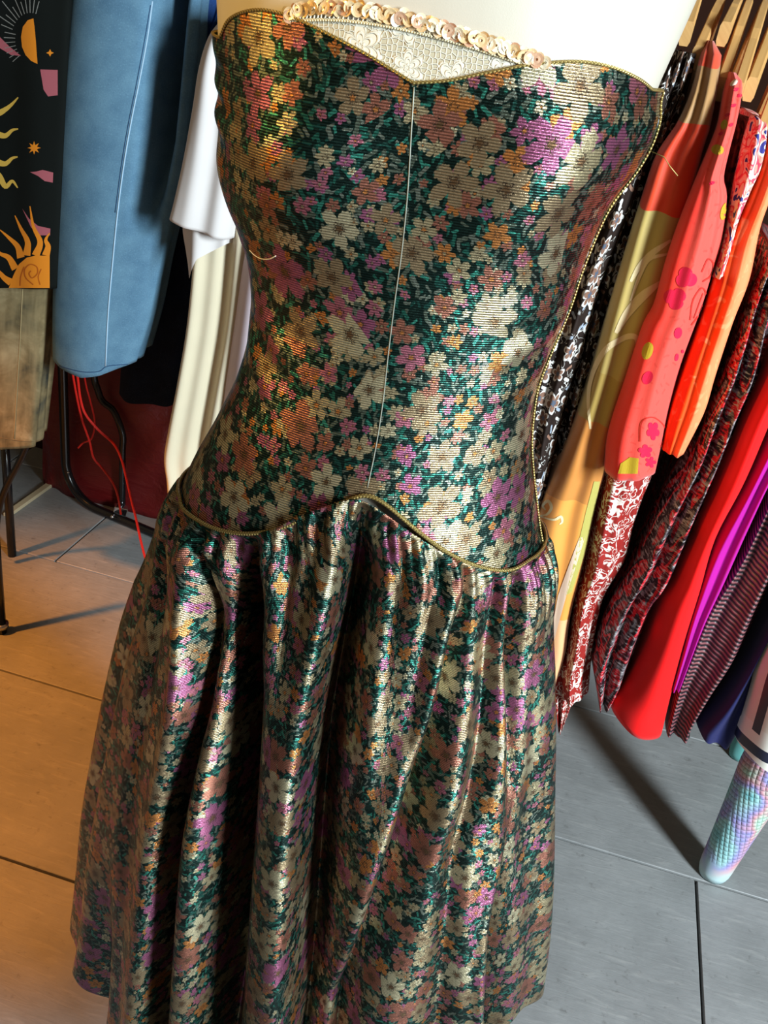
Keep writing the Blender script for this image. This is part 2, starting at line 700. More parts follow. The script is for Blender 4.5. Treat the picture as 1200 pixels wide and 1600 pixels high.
# piping: neckline, drop waist, right side edge
tube('neckline_piping', [Vector(body(p, z_top(p) + 0.0008, 0.0045)) for p in np.linspace(-math.pi, math.pi, 500)], 0.0012, M_GOLD, dress, 8, 'gold cord along the sweetheart neckline')
tube('waist_piping', [Vector(body(p, z_pipe(p), 0.0075)) for p in np.linspace(-math.pi, math.pi, 500)], 0.0021, M_GOLD, dress, 8, 'gold cord along the dropped waist seam')
zz = np.linspace(float(z_pipe(1.42)), float(z_top(1.42)), 120)
tube('side_piping', [Vector(body(1.42, z, 0.0055)) for z in zz], 0.0011, M_GOLD, dress, 8, 'gold edge down the side')
SEAM = [(647, 136), (643, 200), (637, 300), (628, 390), (617, 470), (607, 550), (598, 630), (587, 700), (574, 762)]
tube('front_seam', lay_on(bvh_bod, SEAM, 0.0002), 0.0006, M_SEAM, dress, 6, 'pale centre front seam')

# skirt
LS = [(300, 740), (286, 768), (263, 820), (241, 900), (214, 985), (192, 1080), (172, 1180), (154, 1280), (144, 1370), (134, 1440), (122, 1500), (112, 1560)]
RS = [(830, 770), (840, 815), (849, 850), (855, 900), (858, 1000), (859, 1100), (856, 1200), (853, 1300), (848, 1400), (840, 1480), (832, 1545), (828, 1600)]
szl, sxl = sil(LS)
szr, sxr = sil(RS)
Z_HEM = 0.5 * (at_Y(122, 1505, D).z + at_Y(832, 1550, D).z)


def skirt0(phi, z):
    l = np.interp(z, szl, sxl)
    r = np.interp(z, szr, sxr)
    c, w = (l + r) / 2, (r - l) / 2
    t = np.clip((1.15 - z) / (1.15 - Z_HEM), 0, 1)
    e = (0.45 * w + 0.043 + 0.006) * (1 - t) + 0.64 * w * t
    return np.stack([c + w * np.sin(phi), D - e * np.cos(phi), z + 0 * phi], -1), c, w, e


NS, NZS = 900, 200
phs = np.linspace(-math.pi, math.pi, NS, endpoint=False)
tz = np.linspace(0, 1, NZS)[:, None]
zp = z_pipe(phs)
z_hem = Z_HEM - 0.06 * (1 - np.clip((np.abs(phs) - 0.85) / 0.35, 0, 1)) + 0.035 * np.clip((-0.95 - phs) / 0.1, 0, 1) * np.clip((phs + 2.6) / 0.8, 0, 1) + 0.105 * np.clip((phs - 0.85) / 0.2, 0, 1) * np.clip((2.6 - phs) / 0.8, 0, 1)
SZ = zp[None, :] * (1 - tz) + z_hem[None, :] * tz
SP = np.repeat(phs[None, :], NZS, 0)
S0, sc_, sw_, se_ = skirt0(SP, SZ)
sk_bvh = BVHTree.FromPolygons([tuple(v) for v in S0.reshape(-1, 3)], grid_faces(NZS, NS, True))


def sk_path(px):
    out = []
    for p in smooth_path(px, 5):
        loc, nrm = hit(sk_bvh, p[0], p[1])
        if loc is None:
            continue
        _, c, w, e = skirt0(np.array(0.0), np.array(loc.z))
        out.append((loc.z, math.asin(max(-1, min(1, (loc.x - float(c)) / float(w))))))
    out.sort()
    a = np.array(out)
    return a[:, 0], a[:, 1]


drop = (zp[None, :] - SZ)                       # distance below the waist seam
disp = np.zeros_like(SZ)
VALLEYS = [  # path, depth, half width left, half width right, fades in over, top only
    ([(316, 840), (318, 950), (308, 1090), (290, 1180), (265, 1311), (248, 1497), (240, 1590)], 0.055, 0.009, 0.018, 0.10, None),
    ([(388, 850), (376, 1000), (377, 1100), (368, 1256), (350, 1497), (344, 1590)], 0.085, 0.020, 0.014, 0.10, None),
    ([(568, 790), (546, 956), (519, 1090), (500, 1215), (488, 1380), (476, 1590)], 0.080, 0.011, 0.022, 0.12, None),
    ([(728, 890), (692, 1090), (660, 1208), (631, 1299), (598, 1391), (544, 1563), (535, 1595)], 0.045, 0.008, 0.024, 0.14, None),
    ([(773, 892), (770, 1000), (762, 1150), (744, 1250), (712, 1343), (698, 1490), (690, 1590)], 0.020, 0.018, 0.014, 0.05, None),
    ([(806, 890), (803, 1000), (803, 1100), (797, 1250), (780, 1400), (765, 1550)], 0.026, 0.012, 0.012, 0.04, 0.16),
    ([(262, 850), (236, 1050), (205, 1250), (188, 1450), (180, 1590)], 0.012, 0.016, 0.020, 0.08, None),
    ([(232, 950), (200, 1150), (168, 1350), (142, 1560)], 0.075, 0.026, 0.022, -0.45, None),
    ([(824, 1000), (822, 1100), (815, 1178), (797, 1325), (774, 1435), (762, 1563), (758, 1620)], 0.085, 0.006, 0.045, -0.25, None),
    ([(455, 830), (448, 930), (440, 1050), (425, 1300), (410, 1580)], 0.012, 0.010, 0.014, 0.03, 0.10),
    ([(640, 830), (622, 930), (600, 1100)], 0.010, 0.008, 0.012, 0.03, 0.12),
    ([(690, 862), (668, 980), (645, 1120)], 0.010, 0.008, 0.012, 0.03, 0.12),
    ([(500, 805), (478, 950), (450, 1150)], 0.009, 0.008, 0.010, 0.03, 0.12),
    ([(345, 830), (340, 920), (335, 1000)], 0.010, 0.008, 0.010, 0.03, 0.10),
]
for path, dep, sl, sr_, fade, top in VALLEYS:
    pz, pp = sk_path(path)
    c0 = np.interp(SZ, pz, pp)
    grow = np.clip(drop / fade, 0, 1) ** 0.8 if fade > 0 else np.clip((drop + fade) / 0.5, 0, 1) ** 1.2
    spread = 1.0 + 0.5 * np.clip(drop / 0.7, 0, 1)
    d = (SP - c0) * sw_
    s = np.where(d < 0, sl, sr_) * spread
    g = np.exp(-(np.abs(d) / s) ** 1.8) * dep * grow
    if top:
        g = g * np.exp(-(drop / (top * 2.2)) ** 2)
    disp -= g
    # rolled ridges either side of a deep fold
    disp += 0.22 * dep * grow * np.exp(-((d + 2.2 * sl * spread) / (1.6 * sl * spread)) ** 2) * (1 if not top else 0)
# generic folds round the sides and back
side = np.clip((np.abs(SP) - 1.25) / 0.3, 0, 1)
disp += side * np.clip(drop / 0.15, 0, 1) * 0.018 * np.sin(SP * 11 + 0.6 * np.sin(SP * 3))
# fine gathers just under the seam
fine = np.exp(-(drop / 0.06) ** 2) * np.clip(drop / 0.010, 0, 1)
disp += fine * (0.0030 * np.sin(SP * 43 + 2.5 * np.sin(SP * 9)) + 0.0014 * np.sin(SP * 103 + 3 * np.sin(SP * 5)))
disp += np.exp(-((drop - 0.035) / 0.04) ** 2) * 0.006
disp += 0.004 * np.sin(SP * 17 + SZ * 6) * np.clip(drop / 0.2, 0, 1)
nxs = np.stack([np.sin(SP) / sw_, -np.cos(SP) / se_, np.zeros_like(SP)], -1)
nxs /= np.linalg.norm(nxs, axis=-1, keepdims=True)
SV = S0 + nxs * (disp + 0.003)[..., None]
# print: cloth is gathered, so measure the width where it falls free
ds = np.sqrt((np.diff(SV, axis=1) ** 2).sum(-1))
arc = np.concatenate([np.zeros((NZS, 1)), np.cumsum(ds, 1)], 1)
arc = arc - arc[:, NS // 2][:, None]
mid = arc[NZS // 2]
arcm = 0.5 * arc + 0.5 * mid[None, :]
skirt = mesh_obj('skirt', SV.reshape(-1, 3), grid_faces(NZS, NS, True), M_BROC, dress,
                 np.stack([arcm * 1.12 + 3.0, SZ * 1.12], -1).reshape(-1, 2), label='gathered full skirt with deep folds')
sm = skirt.modifiers.new('thickness', 'SOLIDIFY')
sm.thickness = 0.0012
bvh_skirt = BVHTree.FromPolygons([tuple(v) for v in SV.reshape(-1, 3)], grid_faces(NZS, NS, True))

# ------------------------------------------------------------------ hanging garments
class Cloth:
    pass


def edge_curve(px, n):
    q = smooth_path(px, 5)
    w = [at_n(p[0], p[1], n) for p in q]
    z = np.array([a[1] for a in w])
    u = np.array([a[0] for a in w])
    o = np.argsort(z)
    return z[o], u[o]


def drape(name, material, left, right, n0, depth=0.40, front=0.04, folds=((3.0, 0.006, 0.0, 0.0),), hem=None, parent=None,
          label=None, nf=56, nz=70, back=0.75, lean=None, grooves=(), top_cap=True, thick=0.0):
    """cloth hanging edge-on: rounded front, sides running back along its hanger. Outline given by two image curves at depth n0."""
    zl_, ul = edge_curve(left, n0 + front * 0.6)
    zr_, ur = edge_curve(right, n0 + front * 0.6)
    ztop = max(zl_[-1], zr_[-1])
    nsd = 9
    al = np.linspace(math.pi, 0, nf)
    # column description: (frac across 0..1, forward position 0 front..1 back)
    kind = [('s', -1, 1 - k / nsd) for k in range(nsd)] + [('f', a, 0) for a in al] + [('s', 1, (k + 1) / nsd) for k in range(nsd)]
    nc = len(kind)
    hemf = np.array(hem if hem else [(0, zl_[0]), (1, zr_[0])], dtype=float)
    verts, uvs = [], []
    tt_ = np.linspace(0, 1, nz)
    for t in tt_:
        row = []
        for k in kind:
            fr = 0.5 + 0.5 * math.cos(k[1]) if k[0] == 'f' else (0.0 if k[1] < 0 else 1.0)
            zb = np.interp(fr, hemf[:, 0], hemf[:, 1])
            z = zb + (ztop - zb) * t
            l = np.interp(z, zl_, ul)
            r = np.interp(z, zr_, ur)
            c, w = (l + r) / 2, max((r - l) / 2, 0.002)
            nn = n0 + (np.interp(ztop - z, lean[0], lean[1]) if lean else 0.0)
            if k[0] == 'f':
                u = c + w * math.cos(k[1])
                n = nn + front * (1 - math.sin(k[1]) ** 0.8)
                for (kk, amp, phs_, dr) in folds:
                    n += amp * math.sin(2 * math.pi * kk * fr + phs_ + dr * z) * min(1.0, 4 * math.sin(k[1]) + 0.15)
                for (gx, gd, gs) in grooves:
                    gl = np.interp(z, gx[0], gx[1])
                    gdd = np.interp(z, gx[0], gd)
                    n += gdd * math.exp(-((u - gl) / gs) ** 2)
            else:
                q = k[2]
                ww = w * (1 - (1 - back) * q)
                u = c + k[1] * ww + 0.006 * math.sin(9 * q + 5 * z + k[1])
                n = nn + front + (depth - front) * q
            row.append((u, n, z))
        s = 0
        us = [0]
        for a, b in zip(row, row[1:]):
            s += math.hypot(a[0] - b[0], a[1] - b[1])
            us.append(s)
        mid_ = us[nsd + nf // 2]
        verts += [W(*p) for p in row]
        uvs += [(q - mid_, p[2]) for q, p in zip(us, row)]
    faces = grid_faces(nz, nc, True)
    if top_cap:
        faces.append(tuple(range((nz - 1) * nc, nz * nc)))
    o = mesh_obj(name, verts, faces, material, parent, uvs, label=label)
    if thick:
        md = o.modifiers.new('thickness', 'SOLIDIFY')
        md.thickness = thick
    c = Cloth()
    c.o = o
    c.bvh = BVHTree.FromPolygons([tuple(v) for v in verts], faces)
    c.zmin, c.zmax = float(hemf[:, 1].min()), ztop
    c.root = parent
    c.mid = W(float(np.mean(ul)), n0 + depth / 2, 0)
    return c


def garment(name, label, cat, group, left, right, n0, material, depth=0.40, part='body', **kw):
    u, z = at_n((left[-1][0] + right[-1][0]) / 2, left[-1][1], n0)
    root = thing(name, label, cat, W(u, n0 + depth / 2, z), group)
    c = drape(part, material, left, right, n0, depth, parent=root, **kw)
    c.root = root
    return c


def decal(name, bvh, shapes, material, parent, off=0.0009, step=5.0, label=None):
    """flat print laid on the cloth itself, one part for each motif; a motif is an outline or a list of quads"""
    for sh in shapes:
        decal1(name, bvh, sh if isinstance(sh[0], list) else [sh], material, parent, off, step, label)


def decal1(name, bvh, polys, material, parent, off, step, label):
    bm = bmesh.new()
    for poly in polys:
        vs = [bm.verts.new((float(p[0]), float(p[1]), 0)) for p in poly]
        try:
            f = bm.faces.new(vs)
        except ValueError:
            continue
    bmesh.ops.remove_doubles(bm, verts=bm.verts[:], dist=0.01)
    bmesh.ops.triangulate(bm, faces=bm.faces[:])
    for it in range(4):
        es = [e for e in bm.edges if e.calc_length() > step]
        if not es:
            break
        bmesh.ops.subdivide_edges(bm, edges=es, cuts=1)
        bmesh.ops.triangulate(bm, faces=bm.faces[:])
    dead = []
    for v in bm.verts:
        loc, nrm = hit(bvh, v.co.x, v.co.y)
        if loc is None:
            dead.append(v)
            continue
        if nrm.dot(EYE - loc) < 0:
            nrm = -nrm
        v.co = loc + nrm * off
    bmesh.ops.delete(bm, geom=dead, context='VERTS')
    long = [e for e in bm.edges if e.calc_length() > 0.05]
    if long:
        bmesh.ops.delete(bm, geom=long, context='EDGES')
    if not bm.faces:
        bm.free()
        return None
    me = bpy.data.meshes.new(name)
    bm.to_mesh(me)
    bm.free()
    me.materials.append(material)
    o = bpy.data.objects.new(name, me)
    link(o, parent)
    if label:
        o['label'] = label
    return o


def ribbon(pts, w0, w1=None, per=6):
    """2D ribbon outlines (list of quads) along a smooth path; width from w0 in the middle to w1 at the ends"""
    q = smooth_path(pts, per)
    n = len(q)
    L, R = [], []
    for i, p in enumerate(q):
        t = q[min(i + 1, n - 1)] - q[max(i - 1, 0)]
        t = t / (np.linalg.norm(t) + 1e-9)
        f = i / (n - 1)
        w = w0 if w1 is None else w1 + (w0 - w1) * math.sin(math.pi * min(1, max(0, f)))
        nn = np.array([-t[1], t[0]]) * w / 2
        L.append(p + nn)
        R.append(p - nn)
    return [[[L[i], L[i + 1], R[i + 1], R[i]] for i in range(n - 1)]]


def taper(pts, w0, w1, per=6):
    q = smooth_path(pts, per)
    n = len(q)
    L, R = [], []
    for i, p in enumerate(q):
        t = q[min(i + 1, n - 1)] - q[max(i - 1, 0)]
        t = t / (np.linalg.norm(t) + 1e-9)
        w = w0 + (w1 - w0) * i / (n - 1)
        nn = np.array([-t[1], t[0]]) * w / 2
        L.append(p + nn)
        R.append(p - nn)
    return [[[L[i], L[i + 1], R[i + 1], R[i]] for i in range(n - 1)]]


def disc(x, y, rx, ry=None, rot=0.0, n=20):
    ry = ry or rx
    c, s = math.cos(rot), math.sin(rot)
    return [(x + rx * math.cos(a) * c - ry * math.sin(a) * s, y + rx * math.cos(a) * s + ry * math.sin(a) * c)
            for a in [2 * math.pi * k / n for k in range(n)]]


def petals(x, y, r, n=5, rot=0.0, core=0.42, squash=1.0, lean_=0.0):
    out = []
    for k in range(n * 10):
        a = 2 * math.pi * k / (n * 10)
        rr = r * (core + (1 - core) * abs(math.cos(n * a / 2)) ** 0.7)
        px_, py_ = rr * math.cos(a + rot) * squash, rr * math.sin(a + rot)
        out.append((x + px_ + lean_ * py_, y + py_))
    return out


def starpoly(x, y, r, n=8, inner=0.45):
    return [(x + (r if k % 2 == 0 else r * inner) * math.cos(math.pi * k / n), y + (r if k % 2 == 0 else r * inner) * math.sin(math.pi * k / n)) for k in range(2 * n)]


# ------------------------------------------------------------------ right rack
N_R = 1.36            # where the sleeves nearest the camera hang
M_CHROME = plain('chrome', (0.75, 0.75, 0.77), 0.15, 1.0)


def wood_mat(name, c1, c2):
    t = T(name)
    uv = t.uv()
    g = t.noise(t.V('MULTIPLY', uv, (160, 9, 1)), 1.0, 4, 0.6, 0.8)
    t.set(Base_Color=t.mix(g, c1, c2), Roughness=0.45)
    t.bump(g, 0.15, 0.0005)
    return t.m


M_WOOD = wood_mat('hanger_wood', (0.62, 0.36, 0.13), (0.42, 0.21, 0.06))
RN = N_R + 0.21
rail_z = at_n(1160, 0, RN)[1] + 0.075
rack = thing('clothes_rack', 'metal clothes rack holding the bright blouses and dresses on the right', 'clothes rack', W(0.9, RN, 0))
tube('rail', [W(0.02, RN, rail_z), W(1.75, RN, rail_z)], 0.014, M_CHROME, rack, 14)
for uu in (0.02, 1.75):
    tube('upright', [W(uu, RN, 0.03), W(uu, RN, rail_z)], 0.014, M_CHROME, rack, 14)
    tube('foot', [W(uu, RN - 0.24, 0.02), W(uu, RN + 0.24, 0.02)], 0.016, M_CHROME, rack, 12)


def hanger(top, tip, label, w=0.0066, L=0.165):
    """wooden hanger seen end-on; top = image point where the arm meets the hook, tip = where the arm leaves the picture or the cloth"""
    u0, z0 = at_n(top[0], top[1], RN)
    u1, z1 = at_n(tip[0], tip[1], RN - 0.13)
    sl = (z1 - z0) / 0.13
    r = thing('wooden_hanger', label, 'hanger', W(u0, RN, z0), 'wooden hangers on the right rack')
    pts, vs, uv = [], [], []
    N = 13
    for k in range(-N, N + 1):
        f = k / N
        nn = RN + L * f
        z = z0 + sl * L * abs(f) ** 1.15 * (0.9 if abs(f) < 0.5 else 1.0)
        du = (u1 - u0) * (L / 0.13) * max(0, -f)
        hw = w * (0.85 + 0.3 * abs(f))
        hh = 0.012 + 0.003 * abs(f)
        for (a, b) in ((-1, -.6), (-.7, -1), (.7, -1), (1, -.6), (1, .6), (.7, 1), (-.7, 1), (-1, .6)):
            vs.append(W(u0 + du + a * hw, nn, z + b * hh))
            uv.append((a * hw + b * hh, nn))
    faces = grid_faces(2 * N + 1, 8, True) + [tuple(range(8))[::-1], tuple(range(2 * N * 8, 2 * N * 8 + 8))]
    mesh_obj('arms', vs, faces, M_WOOD, r, uv, smooth=False)
    hk = [W(u0, RN, z0 + 0.010), W(u0, RN, z0 + 0.03)]
    cz = rail_z + 0.004
    hk = [W(u0, RN, z0 + 0.010), W(u0, RN, max(z0 + 0.02, cz - 0.03))]
    for a in np.linspace(-0.45 * math.pi, 1.05 * math.pi, 12):
        hk.append(W(u0, RN + 0.019 * math.cos(a), cz + 0.019 * math.sin(a)))
    tube('hook', hk, 0.0019, M_CHROME, r, 8)
    return r


hanger((1099, -30), (1070, 60), 'leftmost wooden hanger on the right rack, beside the cream dress form', L=0.12)
hanger((1126, 6), (1085, 98), 'pale wooden hanger holding the black and white floral dress', L=0.12)
hanger((1153, 6), (1122, 72), 'wooden hanger under the red and olive silk tunic', L=0.095)
hanger((1168, 12), (1128, 130), 'reddish wooden hanger between the olive tunic and the coral blouse', L=0.14)
hanger((1193, 14), (1160, 118), 'pale wooden hanger holding the coral flowered blouse')
hanger((1222, 10), (1176, 130), 'wooden hanger just right of the coral blouse shoulder', L=0.14)
hanger((1250, 40), (1195, 190), 'rightmost wooden hanger, over the cream and blue printed blouse')
GR = 'garments on the right rack'


# ---- print materials
def bw_floral():
    t = T('black_white_floral')
    uv = t.uv()
    base = t.mix(t.noise(uv, 40, 2), (0.010, 0.006, 0.005), (0.030, 0.017, 0.013))
    cur = t.noise(uv, 62, 0, 0.4, 1.6)
    line = t.mr(t.M('ABSOLUTE', t.M('SUBTRACT', cur, 0.5)), 0.032, 0.018)
    gate = t.mr(t.noise(uv, 30, 1), 0.48, 0.52)
    col = t.mix(t.M('MULTIPLY', line, gate), base, (0.62, 0.60, 0.56))
    mk, rn, q, c = t.flower(uv, 0.017, 0.5, 4, 4.4, 0.9, 0.55, leaf=True, serr=0.1)
    col = t.mix(mk, col, t.ramp(rn, [(0, (0.66, 0.64, 0.60)), (0.4, (0.30, 0.35, 0.42)), (0.7, (0.24, 0.13, 0.09))], 'CONSTANT'))
    mk, rn, q, c = t.flower(uv, 0.040, 0.50, 5, 1.2, 0.7, 0.75, serr=0.06)
    fc = t.mix(t.mr(q, 0.80, 0.72), (0.70, 0.68, 0.64), (0.20, 0.105, 0.07))
    fc = t.mix(t.mr(q, 0.34, 0.28), fc, (0.08, 0.10, 0.14))
    col = t.mix(mk, col, fc)
    t.set(Base_Color=col, Roughness=0.7)
    t.bump(t.noise(uv, 800, 2), 0.1, 0.0005)
    t.b.inputs['Specular IOR Level'].default_value = 0.18
    return t.m


def tunic_mat(c):
    """silk tunic in broad painted bands; heights read from the cloth"""
    t = T('painted_silk')
    uv = t.uv()
    X = t.xyz(uv)
    wav = t.M('MULTIPLY', t.M('SUBTRACT', t.noise(uv, 8, 2), 0.5), 0.05)
    f = t.mr(t.M('ADD', X[1], wav), c[0], c[-1], 0, 1)
    tot = c[-1] - c[0]
    P = lambda z: (z - c[0]) / tot
    st = [(0, (0.80, 0.42, 0.20)), (P(c[1]), (0.78, 0.30, 0.05)), (P(c[2]), (0.55, 0.20, 0.035)), (P(c[3]), (0.42, 0.30, 0.07)),
          (P(c[4]), (0.48, 0.37, 0.11)), (P(c[5]), (0.75, 0.035, 0.008)), (P(c[6]), (0.36, 0.19, 0.07)), (P(c[7]), (0.62, 0.03, 0.01))]
    col = t.ramp(f, st, 'CONSTANT')
    col = t.mix(t.noise(uv, 25, 3), col, t.mix(0.12, col, (0.9, 0.5, 0.2)))
    t.set(Base_Color=col, Roughness=0.45)
    t.b.inputs['Sheen Weight'].default_value = 0.3
    t.bump(t.noise(uv, 700, 2), 0.08, 0.0005)
    t.b.inputs['Specular IOR Level'].default_value = 0.18
    return t.m


def coral_mat():
    t = T('coral_crepe')
    uv = t.uv()
    X = t.xyz(uv)
    base = t.mix(t.mr(t.M('ADD', X[0], t.M('MULTIPLY', t.noise(uv, 20, 2), 0.02)), -0.016, 0.006), (0.78, 0.018, 0.005), (0.82, 0.075, 0.055))
    mk, rn, q, c = t.flower(uv, 0.014, 0.34, 2, 3.3, 0.9, 0.55, leaf=True, serr=0.1)
    col = t.mix(t.M('MULTIPLY', mk, 0.45), base, (0.70, 0.03, 0.02))
    cr_ = t.noise(t.V('MULTIPLY', uv, (700, 90, 1)), 1.0, 2)
    t.set(Base_Color=col, Roughness=0.6)
    t.b.inputs['Sheen Weight'].default_value = 0.3
    t.bump(cr_, 0.25, 0.0008)
    t.b.inputs['Specular IOR Level'].default_value = 0.18
    return t.m


def peach_mat():
    t = T('peach_crinkle')
    uv = t.uv()
    X = t.xyz(uv)
    base = t.mix(t.mr(t.M('ADD', X[0], t.M('MULTIPLY', t.noise(uv, 12, 2), 0.03)), 0.010, 0.030), (0.88, 0.085, 0.012), (0.92, 0.24, 0.10))
    sw = t.noise(uv, 26, 1, 0.5, 2.5)
    base = t.mix(t.mr(sw, 0.60, 0.66, 0, 0.35), base, (0.95, 0.42, 0.20))
    t.set(Base_Color=base, Roughness=0.5)
    t.bump(t.noise(t.V('MULTIPLY', uv, (600, 60, 1)), 1.0, 2), 0.3, 0.0008)
    t.b.inputs['Specular IOR Level'].default_value = 0.18
    return t.m


def paisley_mat():
    t = T('red_paisley')
    uv = t.uv()
    base = t.mix(t.noise(uv, 30, 2), (0.20, 0.012, 0.010), (0.36, 0.022, 0.016))
    cur = t.noise(uv, 52, 1, 0.4, 1.6)
    line = t.mr(t.M('ABSOLUTE', t.M('SUBTRACT', cur, 0.5)), 0.075, 0.05)
    gate = t.mr(t.noise(uv, 45, 1), 0.40, 0.46)
    col = t.mix(t.M('MULTIPLY', line, gate), base, (0.72, 0.62, 0.55))
    mk, rn, q, c = t.flower(uv, 0.026, 0.5, 3, 2.2, 0.7, 0.65, serr=0.1)
    fc = t.mix(t.mr(t.M('ABSOLUTE', t.M('SUBTRACT', q, 0.66)), 0.09, 0.05), (0.27, 0.016, 0.012), (0.72, 0.62, 0.55))
    col = t.mix(mk, col, fc)
    t.set(Base_Color=col, Roughness=0.65)
    t.b.inputs['Specular IOR Level'].default_value = 0.18
    return t.m


def brush_mat():
    t = T('red_grey_brushstroke')
    uv = t.uv()
    a = t.noise(t.V('MULTIPLY', uv, (26, 14, 1)), 1.0, 1, 0.5, 0.4)
    b = t.noise(t.V('MULTIPLY', uv, (55, 210, 1)), 1.0, 3, 0.6, 0.5)
    col = t.ramp(a, [(0, (0.012, 0.008, 0.010)), (0.36, (0.10, 0.008, 0.018)), (0.42, (0.55, 0.012, 0.022)), (0.50, (0.03, 0.014, 0.018)), (0.57, (0.14, 0.12, 0.13)), (0.63, (0.42, 0.010, 0.018))], 'CONSTANT')
    col = t.mix(t.mr(b, 0.52, 0.62, 0, 0.85), col, (0.36, 0.33, 0.33))
    col = t.mix(t.mr(b, 0.48, 0.38, 0, 0.9), col, (0.010, 0.007, 0.009))
    t.set(Base_Color=col, Roughness=0.55)
    t.b.inputs['Specular IOR Level'].default_value = 0.18
    return t.m


def rib_stripe():
    t = T('maroon_ribbed_stripe')
    uv = t.uv()
    X = t.xyz(uv)
    s = t.M('SINE', t.M('MULTIPLY', t.M('ADD', X[1], t.M('MULTIPLY', X[0], 0.25)), 2 * math.pi / 0.0085))
    n = t.noise(uv, 25, 2)
    col = t.mix(t.mr(s, -0.2, 0.4), (0.012, 0.006, 0.010), t.mix(n, (0.13, 0.012, 0.035), (0.34, 0.14, 0.13)))
    t.set(Base_Color=col, Roughness=0.5)
    t.bump(s, 0.5, 0.002)
    return t.m


def cream_stripe():
    t = T('cream_navy_satin')
    uv = t.uv()
    X = t.xyz(uv)
    zb = at_n(1160, 1165, N_R)[1]
    h = t.M('SUBTRACT', X[1], zb)
    col = t.ramp(t.mr(h, -0.05, 0.15), [(0, (0.015, 0.016, 0.05)), (0.17, (0.70, 0.66, 0.58)), (0.28, (0.010, 0.011, 0.03)), (0.39, (0.70, 0.66, 0.58)), (0.56, (0.66, 0.60, 0.50))], 'CONSTANT')
    st = t.M('GREATER_THAN', t.M('SINE', t.M('MULTIPLY', X[0], 2 * math.pi / 0.05)), 0.45)
    col = t.mix(t.M('MULTIPLY', st, t.M('GREATER_THAN', h, 0.05)), col, (0.012, 0.012, 0.03))
    t.set(Base_Color=col, Roughness=0.35)
    return t.m


def blouse_print():
    t = T('cream_blue_pink_print')
    uv = t.uv()
    n = t.noise(uv, 45, 1, 0.5, 1.2)
    col = t.ramp(n, [(0, (0.03, 0.04, 0.22)), (0.36, (0.70, 0.55, 0.45)), (0.47, (0.62, 0.06, 0.10)), (0.54, (0.75, 0.28, 0.22)), (0.62, (0.76, 0.62, 0.52)), (0.72, (0.05, 0.05, 0.25))], 'CONSTANT')
    t.set(Base_Color=col, Roughness=0.6)
    t.b.inputs['Specular IOR Level'].default_value = 0.18
    return t.m


def dark_blotch(name, a, b, sc=60):
    t = T(name)
    uv = t.uv()
    t.set(Base_Color=t.mix(t.mr(t.noise(uv, sc, 2, 0.5, 1.5), 0.46, 0.54), a, b), Roughness=0.7)
    t.b.inputs['Specular IOR Level'].default_value = 0.18
    return t.m


M_BW = bw_floral()
SL = ([0, 0.012, 0.035, 0.06, 0.10, 0.16], [0.085, 0.060, 0.036, 0.018, 0.005, 0.0])      # shoulders slope back towards the rail
# black and white floral dress (a lit sleeve in front, the body behind it)
g1 = garment('floral_dress', 'black dress with white and brown floral scrollwork, nearest the dress form on the right rack', 'dress', GR,
             [(1052, 78), (1028, 110), (985, 200), (930, 350), (890, 450), (850, 560), (830, 640), (812, 760), (800, 900)],
             [(1066, 78), (1064, 100), (1042, 165), (1012, 245), (985, 330), (948, 420), (930, 470), (905, 560), (880, 640), (858, 740), (838, 880)],
             N_R + 0.02, M_BW, part='sleeve', lean=SL, depth=0.2, folds=((2, 0.006, 0, 3),))
drape('body', M_BW, [(1058, 84), (1040, 130), (990, 250), (930, 440), (880, 640), (840, 800), (820, 900)],
      [(1088, 84), (1078, 130), (1060, 180), (1036, 250), (990, 420), (950, 540), (910, 680), (872, 830), (860, 900)], N_R + 0.06, 0.3, parent=g1.root,
      folds=((2.5, 0.008, 1, 4),))

# silk tunic
lt = [(1110, 66), (1098, 84), (1082, 140), (1061, 189), (1026, 241), (1006, 297), (988, 353), (968, 420), (951, 480), (935, 540), (918, 602), (896, 668), (868, 738), (842, 798), (825, 880), (815, 980), (810, 1062)]
rt = [(1122, 64), (1134, 72), (1131, 98), (1112, 196), (1098, 240), (1080, 315), (1066, 350), (1050, 413), (1030, 480), (1010, 530), (984, 600), (958, 679), (945, 742), (932, 787), (913, 875), (890, 970), (883, 1024), (870, 1067)]
bands = [at_n(880, y, N_R)[1] for y in (1066, 985, 850, 742, 600, 0, 0, 0)]
bands = [at_n(860, 1066, N_R)[1], at_n(870, 980, N_R)[1], at_n(900, 790, N_R)[1], at_n(920, 672, N_R)[1], at_n(960, 600, N_R)[1], at_n(1050, 338, N_R)[1], at_n(1085, 205, N_R)[1], at_n(1110, 104, N_R)[1], at_n(1116, 60, N_R)[1]]
g2 = garment('silk_tunic', 'silk tunic in red, olive and orange bands with cream swirls, left of the coral blouse', 'tunic', GR,
             lt, rt, N_R + 0.005, tunic_mat(bands), part='sleeve', lean=SL, folds=((1.3, 0.005, 0.5, 3), (2.5, 0.002, 0, 6)), depth=0.3)
M_SWIRL = cloth('swirl_cream', (0.85, 0.68, 0.38), 0.55)
decal('swirl_print', g2.bvh, ribbon([(922, 670), (920, 620), (928, 580), (948, 545), (975, 528), (992, 526), (996, 540), (990, 575), (975, 605)], 9, 3)
      + ribbon([(962, 520), (980, 490), (1005, 462), (1032, 440)], 15, 5) + ribbon([(985, 440), (1000, 415), (1020, 395), (1048, 375)], 10, 4)
      + ribbon([(985, 470), (1000, 430), (1015, 405), (1045, 396)], 7, 3), M_SWIRL, g2.o, label='cream painted swirl')
